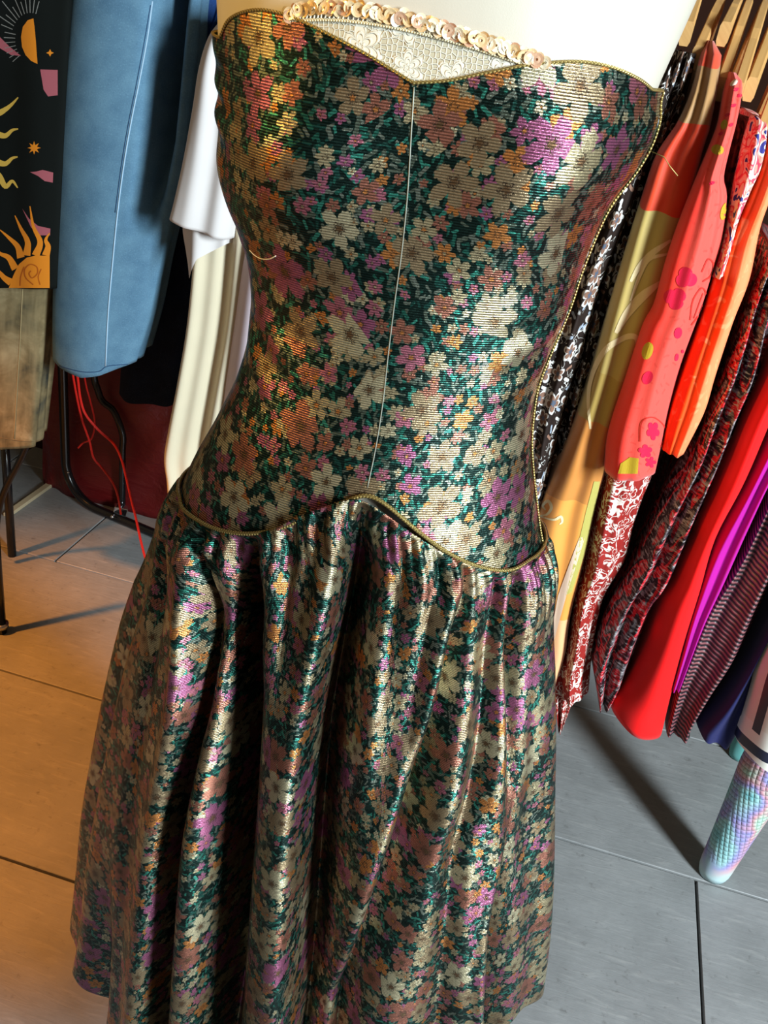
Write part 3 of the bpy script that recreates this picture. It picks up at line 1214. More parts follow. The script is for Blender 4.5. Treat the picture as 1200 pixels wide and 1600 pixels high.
decal('scroll_print', g2.bvh, ribbon([(845, 806), (856, 803), (862, 793), (857, 783), (849, 790), (853, 797)], 5, 2) + ribbon([(845, 807), (865, 812), (876, 807), (878, 815), (874, 819)], 4, 1.5),
      M_SWIRL, g2.o, label='small cream scroll')
decal('pale_panel_print', g2.bvh, [[(905, 840), (914, 838), (885, 930), (866, 1000), (862, 985), (872, 930)]], cloth('pale_peach', (0.78, 0.55, 0.40)), g2.o)
decal('olive_panel_print', g2.bvh, [[(937, 752), (930, 790), (912, 868), (893, 925), (884, 930), (896, 880), (915, 800), (928, 752)]], cloth('olive_silk', (0.46, 0.40, 0.10)), g2.o)

# coral blouse
lc = [(1146, 118), (1134, 147), (1123, 196), (1106, 238), (1088, 280), (1060, 350), (1039, 413), (1021, 480), (1004, 511), (976, 598), (950, 679), (944, 740)]
rc = [(1158, 116), (1168, 130), (1159, 175), (1141, 238), (1132, 280), (1137, 308), (1130, 371), (1116, 420), (1095, 487), (1062, 577), (1043, 647), (1033, 700), (1024, 742)]
g3 = garment('coral_blouse', 'coral pink blouse with red flower print hanging in front of the olive tunic', 'blouse', GR, lc, rc, N_R - 0.035, coral_mat(), part='sleeve',
             lean=SL, folds=((1, 0.004, 0, 2), (2.5, 0.003, 1, 6)), depth=0.3, thick=0.001)
M_ROSE = cloth('print_rose', (0.72, 0.012, 0.055), 0.6)
M_ROSE2 = cloth('print_deep_coral', (0.62, 0.03, 0.02), 0.6)
M_OLV = cloth('print_olive', (0.50, 0.33, 0.02), 0.6)
decal('flower_print', g3.bvh, [petals(1072, 434, 17, 3, 0.4, 0.7), petals(1055, 466, 18, 3, 1.4, 0.7), disc(1059, 520, 6, 9, 0.2), disc(1057, 558, 3, 6, 0.2),
                               disc(1066, 549, 2, 3), petals(1020, 673, 15, 5, 0.3, 0.6, 0.7), petals(1008, 705, 11, 5, 0.9, 0.6), petals(1016, 722, 9, 5), disc(1012, 590, 8, 11, 0.5)]
      + [disc(x, y, 4.2, 2.5, -0.5) for x, y in ((1137, 180), (1142, 195), (1127, 209), (1112, 286), (1146, 165), (1155, 150), (1150, 140))], M_ROSE, g3.o, label='deep pink flower print')
decal('leaf_print', g3.bvh, ribbon([(1096, 425), (1106, 405), (1114, 412), (1110, 430), (1098, 440)], 2.2) + ribbon([(1078, 500), (1082, 470), (1096, 450), (1102, 462), (1092, 490), (1080, 508)], 2.2)
      + ribbon([(1084, 497), (1098, 458)], 1.5) + ribbon([(1000, 690), (1003, 660), (1020, 652), (1038, 668), (1032, 700)], 1.8), M_ROSE2, g3.o)
decal('olive_spot_print', g3.bvh, [disc(1121, 234, 9, 8, 0.1), [(966, 740), (970, 724), (984, 714), (998, 716), (996, 740)], disc(1131, 330, 5, 14, 0.25), disc(1132, 195, 5, 8, 0.3), disc(1012, 548, 8, 14, 0.3)], M_OLV, g3.o, label='olive spots')
M_BTN = plain('pearl_button', (0.75, 0.55, 0.42), 0.25)
bl, bn = hit(g3.bvh, 1147, 130)
if bl:
    tube('button', [bl - bn * 0.001, bl + bn * 0.002], 0.005, M_BTN, g3.o, 14)

# peach blouse
g4 = garment('peach_blouse', 'sheer orange to peach crinkled blouse right of the coral blouse', 'blouse', GR,
             [(1212, 200), (1196, 241), (1165, 315), (1130, 385), (1102, 480), (1075, 560), (1048, 640), (1034, 700)],
             [(1235, 205), (1228, 260), (1192, 350), (1173, 437), (1147, 504), (1119, 588), (1102, 644), (1070, 707)], N_R - 0.005, peach_mat(), part='sleeve', lean=SL,
             folds=((1.3, 0.004, 2, 3), (3, 0.003, 0, 5)), depth=0.3, thick=0.001)
# dark blouse between
g5 = garment('dark_floral_blouse', 'dark maroon patterned blouse hidden between the coral and the cream printed blouse', 'blouse', GR,
             [(1152, 190), (1138, 230), (1118, 300), (1095, 380), (1060, 500), (1040, 600)], [(1190, 190), (1184, 240), (1165, 310), (1140, 400), (1110, 520), (1080, 620)],
             N_R + 0.05, dark_blotch('dark_maroon_print', (0.035, 0.008, 0.008), (0.14, 0.035, 0.03)), part='sleeve', lean=SL, depth=0.25)
g6 = garment('printed_blouse', 'cream blouse with blue and pink print at the right edge under a pale hanger', 'blouse', GR,
             [(1182, 188), (1171, 210), (1161, 238), (1151, 273), (1140, 322), (1128, 375), (1112, 430)], [(1196, 188), (1208, 200), (1194, 259), (1174, 300), (1155, 343), (1142, 390), (1130, 430)],
             N_R - 0.02, blouse_print(), part='sleeve', lean=SL, depth=0.25, folds=((2, 0.005, 0, 8),))
# red paisley dress
M_PAIS = paisley_mat()
g7 = garment('paisley_dress', 'dark red paisley dress with white scrolls hanging below the coral blouse', 'dress', GR,
             [(955, 660), (939, 742), (930, 791), (912, 880), (900, 922), (889, 995), (877, 1042), (877, 1078)], [(1045, 640), (1021, 742), (1006, 780), (990, 826), (976, 880), (942, 940), (925, 1024), (919, 1087)],
             N_R + 0.015, M_PAIS, depth=0.3, folds=((1.0, 0.012, 2.6, 0), (3, 0.004, 0, 7)), front=0.05)
tail = [at_n(x, y, N_R + 0.03) for x, y in ((872, 1040), (873, 1085), (876, 1110), (877, 1134))]
drape('hem_point', M_PAIS, [(858, 1030), (862, 1082), (873, 1133)], [(905, 1030), (898, 1085), (880, 1134)], N_R + 0.03, 0.06, parent=g7.root, label='pointed hem corner', nz=24)
# grey and red brushstroke dress
g8 = garment('brushstroke_dress', 'black, grey and red brushstroke print dress left of the plain red dress', 'dress', GR,
             [(1190, 420), (1172, 465), (1137, 570), (1105, 647), (1077, 721), (1039, 787), (990, 885), (955, 945), (932, 1000), (923, 1035), (934, 1092)],
             [(1232, 400), (1212, 472), (1190, 577), (1162, 644), (1135, 710), (1098, 798), (1056, 900), (1026, 940), (997, 1010), (975, 1067), (954, 1095)],
             N_R + 0.01, brush_mat(), depth=0.32, folds=((2.0, 0.013, 0.5, 2), (4, 0.004, 0, 5)), front=0.05)
# plain red dress
M_RED = cloth('red_jersey', (0.80, 0.006, 0.006), 0.6, 0.06)
g9 = garment('red_dress', 'plain bright red long dress with flared hem', 'dress', GR,
             [(1222, 520), (1200, 577), (1165, 647), (1130, 735), (1095, 815), (1060, 895), (1041, 930), (1012, 1006), (983, 1064), (957, 1095), (953, 1108)],
             [(1255, 540), (1212, 644), (1166, 752), (1120, 840), (1094, 930), (1072, 1002), (1055, 1067), (1034, 1155)],
             N_R - 0.01, M_RED, depth=0.34, folds=((1.1, 0.006, 0.8, 1),), front=0.05, thick=0.0012)
g10 = garment('magenta_dress', 'magenta dress hanging directly right of the red dress', 'dress', GR,
              [(1260, 560), (1220, 640), (1166, 752), (1112, 850), (1080, 940), (1062, 1010), (1048, 1062)],
              [(1275, 600), (1235, 690), (1200, 755), (1175, 810), (1135, 900), (1106, 959), (1085, 1010), (1062, 1070)],
              N_R + 0.02, cloth('magenta_satin', (0.46, 0.010, 0.30), 0.45, 0.08), depth=0.34, folds=((1.5, 0.009, 1.2, 2),), front=0.05)
g11 = garment('ribbed_dress', 'dark maroon ribbed dress with fine pinkish stripes right of the magenta dress', 'dress', GR,
              [(1260, 650), (1215, 750), (1157, 868), (1106, 945), (1077, 1010), (1055, 1067), (1039, 1134)],
              [(1290, 720), (1240, 830), (1205, 915), (1180, 977), (1157, 1025), (1120, 1075), (1088, 1122), (1080, 1142)],
              N_R + 0.03, rib_stripe(), depth=0.34, folds=((1.5, 0.012, 2.5, 3), (3, 0.004, 0, 5)), front=0.05)
g12 = garment('navy_skirt', 'plain navy blue dress with a hem band, beside the cream striped dress', 'dress', GR,
              [(1260, 850), (1205, 955), (1160, 1036), (1124, 1088), (1090, 1122), (1086, 1130)],
              [(1300, 850), (1225, 960), (1185, 1053), (1163, 1111), (1152, 1140), (1139, 1162)],
              N_R + 0.01, cloth('navy_cotton', (0.016, 0.018, 0.085), 0.6), depth=0.34, folds=((1.5, 0.010, 1.0, 2),), front=0.05)
g13 = garment('striped_satin_dress', 'cream satin dress with navy stripes at the right edge of the rack', 'dress', GR,
              [(1232, 920), (1200, 1006), (1182, 1046), (1168, 1096), (1150, 1150), (1149, 1158)],
              [(1345, 900), (1300, 1010), (1275, 1080), (1255, 1150), (1245, 1208)],
              N_R - 0.03, cream_stripe(), depth=0.34, folds=((1.2, 0.008, 0, 2),), front=0.05)


# ---- display legs in pastel leggings
def pastel_mat():
    t = T('pastel_quilt')
    uv = t.uv()
    X = t.xyz(uv)
    oc = t.obj()
    n = t.noise(oc, 9, 2, 0.5, 0.5)
    col = t.ramp(n, [(0.28, (0.13, 0.42, 0.45)), (0.42, (0.34, 0.58, 0.58)), (0.50, (0.30, 0.28, 0.58)), (0.58, (0.62, 0.30, 0.34)), (0.66, (0.42, 0.60, 0.46)), (0.80, (0.36, 0.55, 0.64))])
    col = t.mix(t.mr(X[1], 0.06, 0.015), col, (0.50, 0.66, 0.68))
    a = t.M('ABSOLUTE', t.M('SINE', t.M('MULTIPLY', t.M('ADD', X[0], t.M('MULTIPLY', X[1], 0.12)), math.pi / 0.011)))
    b = t.M('ABSOLUTE', t.M('SINE', t.M('MULTIPLY', t.M('ADD', X[1], t.M('MULTIPLY', X[0], -0.25)), math.pi / 0.011)))
    h = t.M('POWER', t.M('MULTIPLY', a, b), 0.5)
    h = t.mix(t.mr(X[1], 0.05, 0.08), (1, 1, 1), t.comb(h, h, h))
    t.set(Base_Color=t.mix(t.mr(h, 0.5, 0.0, 0, 0.35), col, (0.12, 0.30, 0.32)), Roughness=0.6)
    t.bump(h, 0.8, 0.003)
    return t.m


M_PASTEL = pastel_mat()


def leg_form(foot_px, lean_u, lean_n, r0, label, hgt=0.62, material=None):
    p = at_floor(*foot_px)
    root = thing('display_leg', label, 'leg form', p, 'display legs in pastel leggings')
    pts = [p + Vector((0, 0, 0.0012 + hgt * s)) + AX * (lean_u * s) + NX * (lean_n * s) for s in np.linspace(0.0, 1, 40)]
    rad = []
    for s in np.linspace(0, 1, 40):
        h = s * hgt
        rr = r0 * (0.93 + 0.55 * min(1, h / 0.30) ** 1.2)
        if h < 0.02:
            rr *= 0.86 + 0.14 * (h / 0.02)
        rad.append(rr)
    v, f, uv = tube_data(pts, rad, 36)
    mesh_obj('leg', v, f, material or M_PASTEL, root, uv)
    return root


leg_form((1112, 1366), 0.035, 0.03, 0.036, 'display leg in pastel quilted leggings standing nearest on the grey tiles')
leg_form((1153, 1182), 0.03, 0.03, 0.030, 'teal display leg standing behind, partly hidden by the cream striped hem', 0.5, cloth('teal_jersey', (0.13, 0.38, 0.36)))

# ------------------------------------------------------------------ lace and sequins on the form
def lace_mat():
    t = T('ivory_lace')
    uv = t.uv()
    v1 = t.vor(uv, 260, 0.55, 'DISTANCE_TO_EDGE')
    mesh_ = t.mr(v1.outputs['Distance'], 0.06, 0.16)
    mk, rn, q, c = t.flower(uv, 0.032, 0.52, 6, 2.3, 0.6, 0.9, serr=0.05)
    ring = t.mr(t.M('ABSOLUTE', t.M('SUBTRACT', t.M('FRACT', t.M('MULTIPLY', q, 3.0)), 0.5)), 0.10, 0.22)
    hgt = t.mix(mk, t.comb(t.M('SUBTRACT', 1.0, mesh_), 0, 0), t.comb(t.M('MULTIPLY_ADD', ring, -0.6, 1.2), 0, 0))
    h = t.xyz(hgt)[0]
    t.set(Base_Color=t.mix(t.mr(h, 0.0, 0.6), (0.40, 0.35, 0.24), (0.56, 0.52, 0.42)), Roughness=0.7)
    t.bump(h, 0.8, 0.0018)
    return t.m


def on_body(px, off=0.002, per=6, smooth=True):
    return lay_on(bvh_body, px, off, per, smooth)


cam_top = thing('lace_top', 'ivory lace camisole edged with gold sequins showing above the sweetheart neckline', 'camisole', (axis_x, D - 0.13, 1.50))
SEQ = [(452, 26), (480, 16), (520, 13), (570, 16), (620, 26), (670, 38), (720, 54), (770, 70), (815, 86), (848, 98)]
TRIM = [(446, 36), (480, 33), (520, 32), (570, 36), (620, 44), (670, 55), (720, 69), (770, 85), (812, 99), (840, 105)]
top_px = smooth_path(TRIM, 8)
vs, uvs = [], []
NR = 10
for p in top_px:
    x, y = p
    # lower edge hides just under the dress neckline
    ny = np.interp(x, [q[0] for q in NECK], [q[1] for q in NECK]) + 10
    for k in range(NR):
        yy = y + (max(ny, y + 2) - y) * k / (NR - 1)
        loc, nrm = hit(bvh_body, x, yy)
        if nrm.dot(EYE - loc) < 0:
            nrm = -nrm
        pnt = loc + nrm * 0.0016
        vs.append(pnt)
        uvs.append((pnt.x, pnt.z))
mesh_obj('lace_panel', vs, grid_faces(len(top_px), NR), lace_mat(), cam_top, uvs, label='ivory lace with scrolls')
M_TRIM = cord_mat('trim_thread', (0.82, 0.74, 0.52), (0.66, 0.54, 0.30), 0.002, 0.1)
tube('trim_cord', on_body(TRIM, 0.003), 0.0011, M_TRIM, cam_top, 8, 'pale gold cord along the lace edge')
# looped fringe between cord and sequins
M_LOOP = plain('ivory_thread', (0.66, 0.58, 0.42), 0.6)
lt_, ls_ = smooth_path(TRIM, 40), smooth_path(SEQ, 40)
nl = 62
for k in range(nl):
    f = k / (nl - 1) * (len(lt_) - 1)
    a, b = lt_[int(f)], ls_[min(int(f), len(ls_) - 1)]
    a2 = lt_[min(int(f) + 3, len(lt_) - 1)]
    mid_ = (a + b) / 2 + np.array([2.0, 0])
    pts = on_body([a, mid_, b], 0.0028, 3)
    if len(pts) > 2:
        tube('thread_loop', pts, 0.0007, M_LOOP, cam_top, 5)


def sequin_mesh(name, material):
    bm = bmesh.new()
    n = 14
    rings = [(0.0009, 0.0004), (0.0026, 0.0002), (0.0044, 0.0007)]
    loops = []
    for r, z in rings:
        loops.append([bm.verts.new((r * math.cos(2 * math.pi * k / n), r * math.sin(2 * math.pi * k / n), z)) for k in range(n)])
    for a, b in zip(loops, loops[1:]):
        for k in range(n):
            bm.faces.new((a[k], a[(k + 1) % n], b[(k + 1) % n], b[k]))
    me = bpy.data.meshes.new(name)
    bm.to_mesh(me)
    bm.free()
    me.materials.append(material)
    return me


SEQ_ME = [sequin_mesh('sequin', plain('sequin_gold', (0.82, 0.60, 0.33), 0.25, 0.35)),
          sequin_mesh('sequin', plain('sequin_cream', (0.88, 0.76, 0.55), 0.22, 0.25)),
          sequin_mesh('sequin', plain('sequin_rose', (0.74, 0.44, 0.28), 0.25, 0.4))]
sq = smooth_path(SEQ, 60)
tot = np.concatenate([[0], np.cumsum([np.linalg.norm(b - a) for a, b in zip(sq, sq[1:])])])
random.seed(11)
nseq = 96
for k in range(nseq):
    d = tot[-1] * k / (nseq - 1)
    i = min(int(np.searchsorted(tot, d)), len(sq) - 1)
    p = sq[i] + np.array([random.uniform(-2, 2), (-4.5, 4.5, 0)[k % 3] + random.uniform(-1.5, 1.5)])
    loc, nrm = hit(bvh_body, p[0], p[1])
    if loc is None:
        continue
    if nrm.dot(EYE - loc) < 0:
        nrm = -nrm
    o = bpy.data.objects.new('sequin', SEQ_ME[random.choice((0, 0, 1, 1, 2))])
    link(o, cam_top)
    tilt = Vector((random.uniform(-.5, .5), random.uniform(-.5, .5), random.uniform(-.5, .5)))
    q = (nrm + tilt * 0.9).normalized().to_track_quat('Z', 'Y')
    o.matrix_basis = Matrix.Translation(loc + nrm * (0.0034 + 0.0009 * (k % 3))) @ q.to_matrix().to_4x4()

# loose threads on the dress
M_THR = plain('white_thread', (0.75, 0.72, 0.62), 0.6)
t1 = lay_on(bvh_bod, [(396, 388), (404, 396), (414, 401), (426, 401), (436, 396)], 0.004, 5)
if len(t1) > 2:
    tube('loose_thread', t1, 0.0004, M_THR, dress, 5, 'loose white thread')
e0 = Vector(body(1.42, 1.475, 0.006))
tube('loose_thread', [e0 + Vector((0.0, -0.002, 0)), e0 + Vector((0.010, -0.012, -0.002)), e0 + Vector((0.016, -0.015, -0.008)), e0 + Vector((0.024, -0.016, -0.014))], 0.0004,
     plain('gold_thread', (0.5, 0.36, 0.12), 0.5, 0.4), dress, 5, 'loose gold thread')

# ------------------------------------------------------------------ left rack
N_L = 1.74
GL = 'garments on the left rack'


def denim_mat(name, c_hi, c_lo, fade=1.0):
    t = T(name)
    uv = t.uv()
    X = t.xyz(uv)
    tw = t.M('SINE', t.M('MULTIPLY', t.M('ADD', X[0], X[1]), 2 * math.pi / 0.0022))
    n = t.noise(uv, 16, 5, 0.6)
    f = t.noise(uv, 320, 3, 0.7)
    col = t.mix(t.mr(n, 0.3, 0.7), c_lo, c_hi)
    col = t.mix(t.mr(f, 0.55, 0.75, 0, 0.35), col, tuple(min(1, c * 1.7 + 0.05) for c in c_hi))
    col = t.mix(t.mr(f, 0.42, 0.28, 0, 0.4), col, tuple(c * 0.5 for c in c_lo))
    t.set(Base_Color=col, Roughness=0.9)
    t.b.inputs['Specular IOR Level'].default_value = 0.12
    t.bump(t.M('ADD', t.M('MULTIPLY', tw, 0.3), f), 0.25, 0.0008)
    return t.m


M_DENIM = denim_mat('light_blue_denim', (0.135, 0.265, 0.37), (0.082, 0.175, 0.27))
M_DENIM2 = denim_mat('dark_navy_denim', (0.010, 0.018, 0.040), (0.005, 0.008, 0.018))
M_MIDB = denim_mat('mid_blue_denim', (0.020, 0.06, 0.20), (0.010, 0.025, 0.09))


def zu(px, n):
    z, u = [], []
    for p in px:
        a, b = at_n(p[0], p[1], n)
        u.append(a)
        z.append(b)
    o = np.argsort(z)
    return np.array(z)[o], np.array(u)[o]


gz, gu = zu([(262, -60), (256, 0), (246, 120), (238, 220), (226, 310), (216, 370)], N_L)
gd = np.array([0.0, 0.06, 0.12, 0.14, 0.14, 0.14])
lj = [(112, -80), (105, 0), (95, 100), (87, 200), (82, 300), (78, 400), (76, 500), (77, 566)]
rj = [(316, -80), (307, 0), (300, 80), (291, 160), (281, 250), (265, 335), (245, 420), (226, 505), (204, 577)]
zh = [at_n(x, y, N_L)[1] for x, y in ((77, 568), (100, 580), (140, 592), (165, 590), (204, 577))]
jeans = garment('blue_jeans', 'faded light blue jeans hanging folded on the left rack', 'jeans', GL, lj, rj, N_L, M_DENIM, part='leg', depth=0.165, front=0.05,
                folds=((1.0, 0.006, 0.3, 1.5),), hem=[(0, zh[0]), (0.2, zh[1]), (0.5, zh[2]), (0.7, zh[3]), (1, zh[4])],
                grooves=(((gz, gu), gd, 0.020),), nf=90, nz=90, thick=0.0015)
M_STITCH = plain('pale_denim_stitch', (0.36, 0.52, 0.66), 0.8)
M_STITCHD = plain('dark_stitch', (0.012, 0.05, 0.13), 0.8)
tube('side_seam', lay_on(jeans.bvh, [(238, 2), (230, 60), (217, 130), (205, 190), (194, 255), (184, 330), (176, 410), (169, 490), (165, 572)], 0.0003), 0.0016, M_STITCH, jeans.o, 6, 'raised pale side seam')
tube('seam_stitch', lay_on(jeans.bvh, [(235, 8), (226, 62), (213, 132), (201, 192), (190, 257), (180, 332)], 0.0004), 0.0008, M_STITCHD, jeans.o, 6, 'dark stitching beside the seam')
tube('hem_stitch', lay_on(jeans.bvh, [(80, 567), (100, 574), (130, 581), (155, 580), (168, 572), (200, 569)], 0.0003), 0.0010, M_STITCHD, jeans.o, 6, 'dark blue hem stitching')

dj = garment('dark_jeans', 'dark navy jeans hanging behind the faded blue jeans', 'jeans', GL,
             [(230, -60), (215, 100), (200, 300), (190, 450), (182, 600), (180, 612)], [(372, -60), (352, 30), (335, 150), (322, 300), (308, 430), (290, 530), (268, 634)],
             N_L + 0.185, M_DENIM2, part='leg', depth=0.16, front=0.05, folds=((1.5, 0.01, 0.6, 1),))
mb = garment('mid_blue_jeans', 'deep blue jeans glimpsed at the top between the faded jeans and the white tee', 'jeans', GL,
             [(300, -60), (302, 0), (306, 60), (300, 110)], [(372, -60), (356, 0), (346, 30), (322, 80)], N_L + 0.12, M_MIDB, part='leg', depth=0.05, front=0.03)


# black garment with celestial print
M_BLK = cloth('black_jersey', (0.004, 0.006, 0.005), 0.85, 0.2, sheen=0.0)
cel = garment('celestial_leggings', 'black printed garment with suns, moons and stars at the left edge', 'leggings', GL,
              [(-95, -60), (-92, 100), (-90, 300), (-88, 440)], [(112, -60), (104, 60), (98, 200), (92, 330), (86, 452)],
              N_L - 0.01, M_BLK, depth=0.16, front=0.035, folds=((1.3, 0.005, 1.6, 0), (3, 0.003, 0, 2)), thick=0.0012)
P = lambda x, y: (x / 2.857, y / 2.857)
M_SUN = cloth('print_orange', (0.72, 0.23, 0.015), 0.6)
M_SUN2 = cloth('print_dark_orange', (0.45, 0.10, 0.008), 0.6)
M_YEL = cloth('print_yellow', (0.62, 0.40, 0.07), 0.6)
M_PNK = cloth('print_pink', (0.38, 0.10, 0.12), 0.6)
M_GRY = cloth('print_grey', (0.22, 0.22, 0.20), 0.6)
decal('sun_print', cel.bvh, [[P(150, 82), P(125, 90), P(103, 120), P(95, 165), P(100, 210), P(115, 245), P(140, 272), P(168, 285), P(162, 200), P(156, 130)]], M_SUN, cel.o, label='orange half sun')
rays = []
for a in np.linspace(-2.75, -1.3, 11):
    r0, r1 = 42, (82 if int(round((a + 2.75) / 0.145)) % 2 else 62)
    cx_, cy_ = 48, 62
    rays += ribbon([(cx_ + r0 * 0.72 * math.cos(a), cy_ + r0 * math.sin(a)), (cx_ + r1 * 0.8 * math.cos(a), cy_ + r1 * math.sin(a))], 1.3, None, 3)
for a in np.linspace(2.3, 3.4, 7):
    rays += ribbon([(48 + 24 * math.cos(a), 62 + 32 * math.sin(a)), (48 + 42 * math.cos(a), 62 + 46 * math.sin(a))], 1.2, None, 3)
decal('ray_print', cel.bvh, rays, M_GRY, cel.o)
decal('moon_print', cel.bvh, [[P(-30, 120), P(0, 165), P(40, 205), P(95, 250), P(50, 245), P(0, 215), P(-30, 190)],
                              [P(180, 310), P(258, 312), P(258, 425), P(215, 430), P(195, 400)],
                              [P(135, 768), P(165, 765), P(190, 758), P(238, 770), P(236, 815), P(200, 808), P(170, 785)],
                              [P(100, 930), P(130, 975), P(170, 1008), P(225, 1020), P(224, 1050), P(180, 1050), P(140, 1015)]], M_PNK, cel.o, label='pink moon')
wav = []
for y0, y1 in ((505, 435), (600, 575), (725, 700), (790, 838)):
    wav += taper([P(-60, y0 - 5), P(-10, y0 - (0 if y1 < y0 else 10)), P(25, (y0 + y1) / 2 + 18), P(55, (y0 + y1) / 2 - 6), P(82 if y0 < 650 else 80, y1)], 13, 2)
decal('wavy_ray_print', cel.bvh, wav, M_YEL, cel.o)
decal('star_print', cel.bvh, [starpoly(*P(153, 660), 10.5), starpoly(*P(224, 236), 6, 4)], M_SUN, cel.o)
big = [[P(40, 1285), P(60, 1230), P(85, 1180), P(120, 1150), P(160, 1140), P(222, 1142), P(222, 1285)]]
decal('sun_print', cel.bvh, big, M_SUN, cel.o, label='orange half sun at the hem')
rr = []
for pts in ([(50, 1260), (20, 1240), (-10, 1210), (-40, 1220)], [(70, 1200), (40, 1150), (0, 1130), (-30, 1090)], [(95, 1150), (80, 1100), (40, 1060), (0, 1025)],
            [(120, 1140), (125, 1080), (95, 1020), (68, 962)], [(160, 1140), (180, 1080), (150, 1010), (135, 920)], [(205, 1140), (215, 1100), (205, 1070), (222, 1040)]):
    rr += taper([P(*p) for p in pts], 12, 1.5)
decal('wavy_ray_print', cel.bvh, rr, M_SUN, cel.o, 0.0013)
fl = ribbon([P(150, 1270), P(118, 1240), P(112, 1205), P(135, 1180), P(165, 1190), P(168, 1220), P(145, 1240), P(132, 1222), P(140, 1208)], 1.8) + ribbon([P(180, 1270), P(172, 1235), P(185, 1200)], 1.6) \
    + ribbon([P(92, 1275), P(95, 1235), P(110, 1190)], 1.6)
decal('sun_face_print', cel.bvh, fl, M_SUN2, cel.o, 0.0018)


# khaki trousers
def khaki_mat():
    t = T('khaki_acid_wash')
    uv = t.uv()
    n = t.noise(uv, 11, 4, 0.6, 0.4)
    st = t.noise(t.V('MULTIPLY', uv, (60, 7, 1)), 1.0, 3)
    col = t.ramp(n, [(0.3, (0.035, 0.040, 0.035)), (0.42, (0.13, 0.105, 0.055)), (0.55, (0.22, 0.17, 0.085)), (0.7, (0.42, 0.35, 0.20))])
    col = t.mix(t.mr(st, 0.4, 0.7, 0, 0.4), col, (0.40, 0.33, 0.18))
    t.set(Base_Color=col, Roughness=0.9)
    t.b.inputs['Specular IOR Level'].default_value = 0.12
    t.bump(t.noise(uv, 500, 2), 0.2, 0.0006)
    return t.m


kh = garment('khaki_trousers', 'khaki acid-washed trousers hanging below the celestial print at the left edge', 'trousers', GL,
             [(-70, 380), (-64, 550), (-62, 695)], [(82, 380), (76, 455), (68, 525), (59, 612), (51, 700)], N_L + 0.03, khaki_mat(), part='leg', depth=0.12, front=0.03, folds=((1.2, 0.005, 1, 1),), thick=0.0012)
tube('side_seam', lay_on(kh.bvh, [(35, 452), (32, 520), (27, 600), (22, 685)], 0.0002), 0.0013, plain('khaki_thread', (0.36, 0.28, 0.14), 0.8), kh.o, 6, 'raised seam')
tube('hem_stitch', lay_on(kh.bvh, [(0, 684), (25, 688), (52, 690)], 0.0002), 0.0009, plain('khaki_thread_dark', (0.16, 0.12, 0.06), 0.8), kh.o, 6)

# white tee, ivory and lilac dresses
M_WHITE = cloth('white_cotton', (0.72, 0.68, 0.66), 0.9, 0.05)
M_IVORY = cloth('ivory_chiffon', (0.72, 0.64, 0.46), 0.7, 0.05)
M_LILAC = cloth('pale_lilac_cotton', (0.68, 0.58, 0.64), 0.85, 0.05)
zt_ = [at_n(x, y, N_L - 0.09)[1] for x, y in ((263, 345), (308, 362), (356, 381), (420, 400))]
tee = garment('white_tee', 'white cotton tee whose short sleeve hangs beside the dark jeans', 't-shirt', GL,
              [(352, 24), (327, 56), (311, 105), (301, 168), (287, 245), (273, 308), (263, 346)], [(430, 20), (392, 70), (385, 150), (378, 240), (366, 320), (356, 384)],
              N_L - 0.09, M_WHITE, part='sleeve', depth=0.18, front=0.05, hem=[(0, zt_[0]), (0.5, zt_[1]), (1, zt_[2])], folds=((1.2, 0.008, 2.2, 1), (2.5, 0.003, 0, 4)), thick=0.0012, top_cap=True)
zt2 = [at_n(x, y, N_L - 0.05)[1] for x, y in ((282, 360), (292, 405), (301, 437), (318, 405), (352, 384))]
drape('sleeve_lining', M_WHITE, [(284, 300), (282, 360), (286, 438)], [(362, 300), (354, 380), (340, 438)], N_L - 0.055, 0.1, 0.03, ((1.5, 0.008, 0.5, 0),), [(0, zt2[0]), (0.15, zt2[1]), (0.3, zt2[2]), (0.5, zt2[3]), (1, zt2[4])],
      tee.root, 'underside of the sleeve', nz=30)
iv = garment('ivory_dress', 'long ivory chiffon dress hanging between the white tee and the brocade dress', 'dress', GL,
             [(345, 60), (330, 150), (318, 260), (304, 400), (292, 507), (276, 595), (260, 672), (254, 710), (259, 752), (262, 838)],
             [(450, 60), (440, 250), (425, 400), (410, 507), (390, 600), (370, 700), (355, 838)], N_L - 0.03, M_IVORY, depth=0.2, front=0.05, folds=((1.6, 0.014, 2.0, 1.5), (3.5, 0.006, 0, 3)), nz=90)
li = garment('lilac_dress', 'pale lilac cotton dress just left of the brocade bodice', 'dress', GL,
             [(400, 310), (386, 360), (374, 420), (364, 490), (356, 545), (346, 620), (335, 720)], [(470, 310), (460, 420), (445, 545), (430, 720)], N_L - 0.07, M_LILAC, depth=0.2, front=0.04,
             folds=((1.3, 0.008, 0.5, 1),))

# rack frame: black tube, U-shaped base
rz = 1.72
c1 = at_floor(104, 776, 0.016)
c2 = at_floor(252, 838, 0.016)
dirv = (c2 - c1).normalized()
rk = thing('tubular_rack', 'black tubular metal clothes rack with a bent base under the jeans', 'clothes rack', c1)
arcpts = [c1 + Vector((0, 0, rz))]
arcpts += [c1 + Vector((0, 0, z)) for z in np.linspace(rz - 0.05, 0.13, 10)]
for a in np.linspace(0.1, math.pi / 2, 9):
    arcpts.append(c1 + dirv * (0.13 * (1 - math.cos(a))) + Vector((0, 0, 0.13 * (1 - math.sin(a)))))
arcpts += [c1 + dirv * s for s in np.linspace(0.2, 0.95, 6)]
tube('base_tube', arcpts, 0.0145, M_BLACKM, rk, 16, 'bent black upright and base')
p2 = at_floor(191, 797, 0.02)
back = [p2 + Vector((0, 0, 0.02)), p2 + Vector((0, 0, 0.28))]
